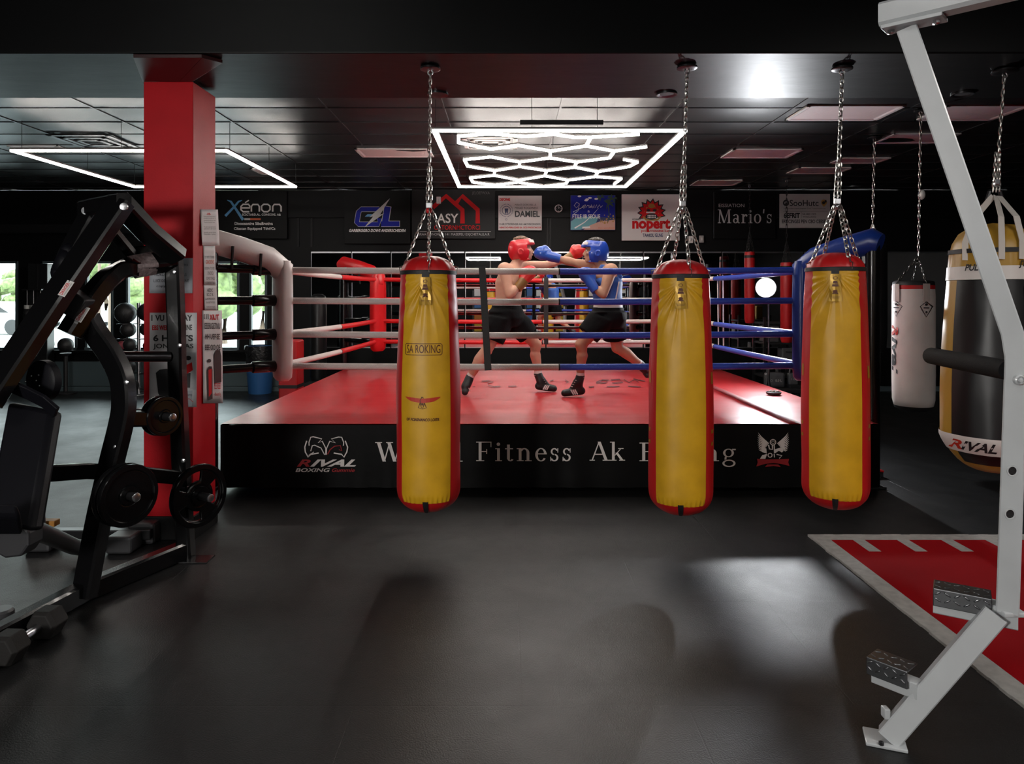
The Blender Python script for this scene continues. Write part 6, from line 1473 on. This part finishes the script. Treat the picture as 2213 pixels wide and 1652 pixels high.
    for p in sb.v: p += V((NZ.noise(p * 9) * .010, NZ.noise(p * 8 + V((5, 0, 0))) * .008, 0))
    so = sb.build('shorts', MATS['shorts_black'], pr, smooth=180)
    bnd = trunk([(q['band'] - V((0, 0, .008)), .157, .177), (q['band'] + V((0, 0, .026)), .149, .169)]); bnd.build('waistband', MATS['shorts_black'], so, smooth=60)
    ws = trunk([(q['band'] + V((0, 0, .0)), .146, .168), (q['band'] + V((0, 0, .075 if pal['col'] == 'red' else .09)), .138, .162)]); ws.build('waist_wrap', MATS['cloth_white'], pr, smooth=60)
    if pal['col'] == 'red':
        fq = Flat(lambda a_, b_: V((hips.x + .0 + a_, q['band'].y - .170 + abs(a_) ** 2 * 3, q['band'].z + .034 - b_))); fq.text('MUJU', .0, -.036, .09, -.008, bold=.03); fq.build('waist_print', MATS['pad_red'], pr)
    else:
        tk = trunk([(q['band'] + V((0, 0, .08)), .142, .166), ((waist + chest) / 2, .146, .168), (chest, .158, .181), (chest * .5 + upper * .5, .142, .16)]); tb = MB(); tb.add(tk.v, tk.f)
        for s_ in (-1, 1):
            tb.cap([chest + V((face * .10, s_ * .075, .06)), upper + V((face * .04, s_ * .09, .045)), upper + V((-face * .06, s_ * .09, .03)), chest + V((-face * .12, s_ * .07, .05))], [.03, .026, .026, .03], 10)
        tbo = blob(tb, .010, 3)
        for p in tbo.v: p += V((0, NZ.noise(p * V((22, 9, 9)).length * .5) * .006, 0))
        to_ = tbo.build('tank_top', MATS['tank_blue'], pr, smooth=180)
        st_ = MB(); st_.grid(lambda u, v: (lambda c, rx_, ry_, an_: c + V((rx_ * math.cos(an_), ry_ * math.sin(an_), 0)))((q['band'] + V((0, 0, .09))) * (1 - v) + chest * v + V((0, 0, 0)), .150 + .017 * v, .173 + .018 * v, -PI / 2 + .28 + .10 * u + .3 * v), 3, 10); st_.build('side_stripe', MATS['cloth_white'], to_)
    # boots, socks, stripes
    for sd in ('n', 'f'):
        an, to = q['an_' + sd], q['toe_' + sd]; fl = V((to.x - an.x, to.y - an.y, 0)); fd = fl.normalized() if fl.length > .02 else FWD
        heel = q['heel_' + sd]; b = MB(); d2 = (to - heel).normalized(); L = (to - heel).length
        b.cap([heel + V((0, 0, .012)), heel + d2 * L * .45 + V((0, 0, .008)), to + V((0, 0, .0))], [.040, .040, .034], 16)
        legd = (q['kn_' + sd] - an).normalized(); b.cap([heel + d2 * .03 + V((0, 0, .03)), an + (heel - an) * .25 + d2 * .02, an + legd * .02], [.046, .046, .044], 16)
        b.cap([an + d2 * .035 - legd * .03, heel + d2 * L * .6 + V((0, 0, .014))], [.036, .03], 14)
        bo = blob(b, .0085, 3)
        if not J.get('lift_' + sd):
            for p in bo.v: p.z = max(p.z, RZ - .003)
        shoe = bo.build('boot', MATS['shoe_black'], pr, smooth=180)
        MB().tube([an + legd * .01, an + legd * .055], [.042, .040], 18).build('sock', MATS['cloth_white'], pr, smooth=60)
        if not J.get('lift_' + sd):
            sl = MB(); n_ = V((d2.y, -d2.x, 0)); n_ = n_ if n_.y < 0 else -n_
            sl.cap([heel + V((0, 0, -.026)), to + V((0, 0, -.022))], [.013, .012], 10)
            for p in sl.v: p.z = max(p.z, RZ - .004)
            for k in range(3):
                c = heel + d2 * L * (.40 + .115 * k); st3 = MB(); a_, b_ = c + n_ * .047 + V((0, 0, -.014)) - d2 * .014, c + n_ * .041 + V((0, 0, .034)) + d2 * .012
                st3.bar(a_, b_, .006, .012, up=d2); st3.build('stripe', MATS['cloth_white'], shoe)
            lc = MB()
            for k in range(4):
                c = an + d2 * (.052 + .012 * k) - legd * (.015 + .02 * k) ; lc.tube([c + n_ * .03, c + d2 * .008, c - n_ * .03], .003, 6)
            lc.build('lace', MATS['cloth_white'], shoe)
    return root

J_TW = {}; J_TILT = {}
class Pal(dict):
    def __hash__(s): return hash(s['col'])
red = Pal(col='red', skin='fair', hair='brown', cuff='cuff_gold'); blue = Pal(col='blue', skin='tan', hair='dark', cuff='glove_blue')
J_TW[red] = J_TW[blue] = 0; J_TILT[red] = .12; J_TILT[blue] = .05
boxer(7.25, 1, red, dict(
    hips=(492, 820, 0), waist=(512, 690, 0), chest=(528, 520, 0), upper=(545, 415, 0), neck=(580, 340, -.01), head=(638, 222, 0), band=(500, 765, 0),
    sh_n=(482, 402, -.17), el_n=(520, 640, -.23), wr_n=(622, 552, -.19), gl_n=[(655, 515, -.17), (738, 412, -.13)],
    sh_f=(640, 385, .15), el_f=(880, 360, .19), wr_f=(1065, 295, .17), gl_f=[(1112, 278, .16), (1205, 222, .14)],
    hip_n=(450, 860, -.085), kn_n=(310, 1165, -.13), an_n=(143, 1432, -.11), hem_n=(372, 1075, -.11), heel_n=(118, 1518, -.14), toe_n=(108, 1555, -.20),
    hip_f=(545, 855, .085), kn_f=(775, 1110, .12), an_f=(795, 1405, .12), hem_f=(705, 1020, .115), heel_f=(800, 1510, .12), toe_f=(945, 1522, .10)),
    'shirtless person in red headgear and red gloves with black shorts, punching to the right')
boxer(7.05, -1, blue, dict(
    hips=(1460, 830, 0), waist=(1448, 690, 0), chest=(1438, 520, 0), upper=(1425, 425, 0), neck=(1392, 345, 0), head=(1332, 238, 0), band=(1452, 785, 0),
    sh_n=(1478, 412, -.17), el_n=(1408, 640, -.22), wr_n=(1322, 565, -.19), gl_n=[(1290, 530, -.17), (1222, 425, -.12)],
    sh_f=(1330, 385, .12), el_f=(1140, 340, .14), wr_f=(962, 296, .13), gl_f=[(912, 280, .13), (795, 250, .14)],
    hip_n=(1400, 860, -.085), kn_n=(1198, 1110, -.10), an_n=(1192, 1425, -.08), hem_n=(1262, 1020, -.10), heel_n=(1202, 1555, -.06), toe_n=(1042, 1565, -.10),
    hip_f=(1500, 860, .085), kn_f=(1540, 1140, .14), an_f=(1765, 1300, .30), hem_f=(1520, 1065, .12), heel_f=(1800, 1360, .36), toe_f=(1822, 1395, .32), lift_f=1),
    'person in blue headgear, blue gloves and blue vest with black shorts, punching to the left')
# ------------------------------------------------------------------ camera and colour
cd = bpy.data.cameras.new('camera'); cam = bpy.data.objects.new('camera', cd); COL.objects.link(cam)
cam.location = (0, 0, H); cam.rotation_euler = (PI / 2, 0, 0)
cd.sensor_width = 36.0; cd.sensor_fit = 'HORIZONTAL'; cd.lens = F / 2213 * 36.0
cd.shift_x = (1106.5 - VX) / 2213; cd.shift_y = -(826 - VY) / 2213
cd.clip_start = .05; cd.clip_end = 200
S.camera = cam
S.view_settings.view_transform = 'Standard'; S.view_settings.look = 'None'; S.view_settings.gamma = 1.0
S.view_settings.use_curve_mapping = False; S.view_settings.exposure = 0.0
cy = S.cycles
cy.use_denoising = True
cy.max_bounces = 8; cy.diffuse_bounces = 4; cy.glossy_bounces = 5; cy.transparent_max_bounces = 8
cy.sample_clamp_indirect = 6.0; cy.caustics_reflective = False; cy.caustics_refractive = False
cy.use_light_tree = True
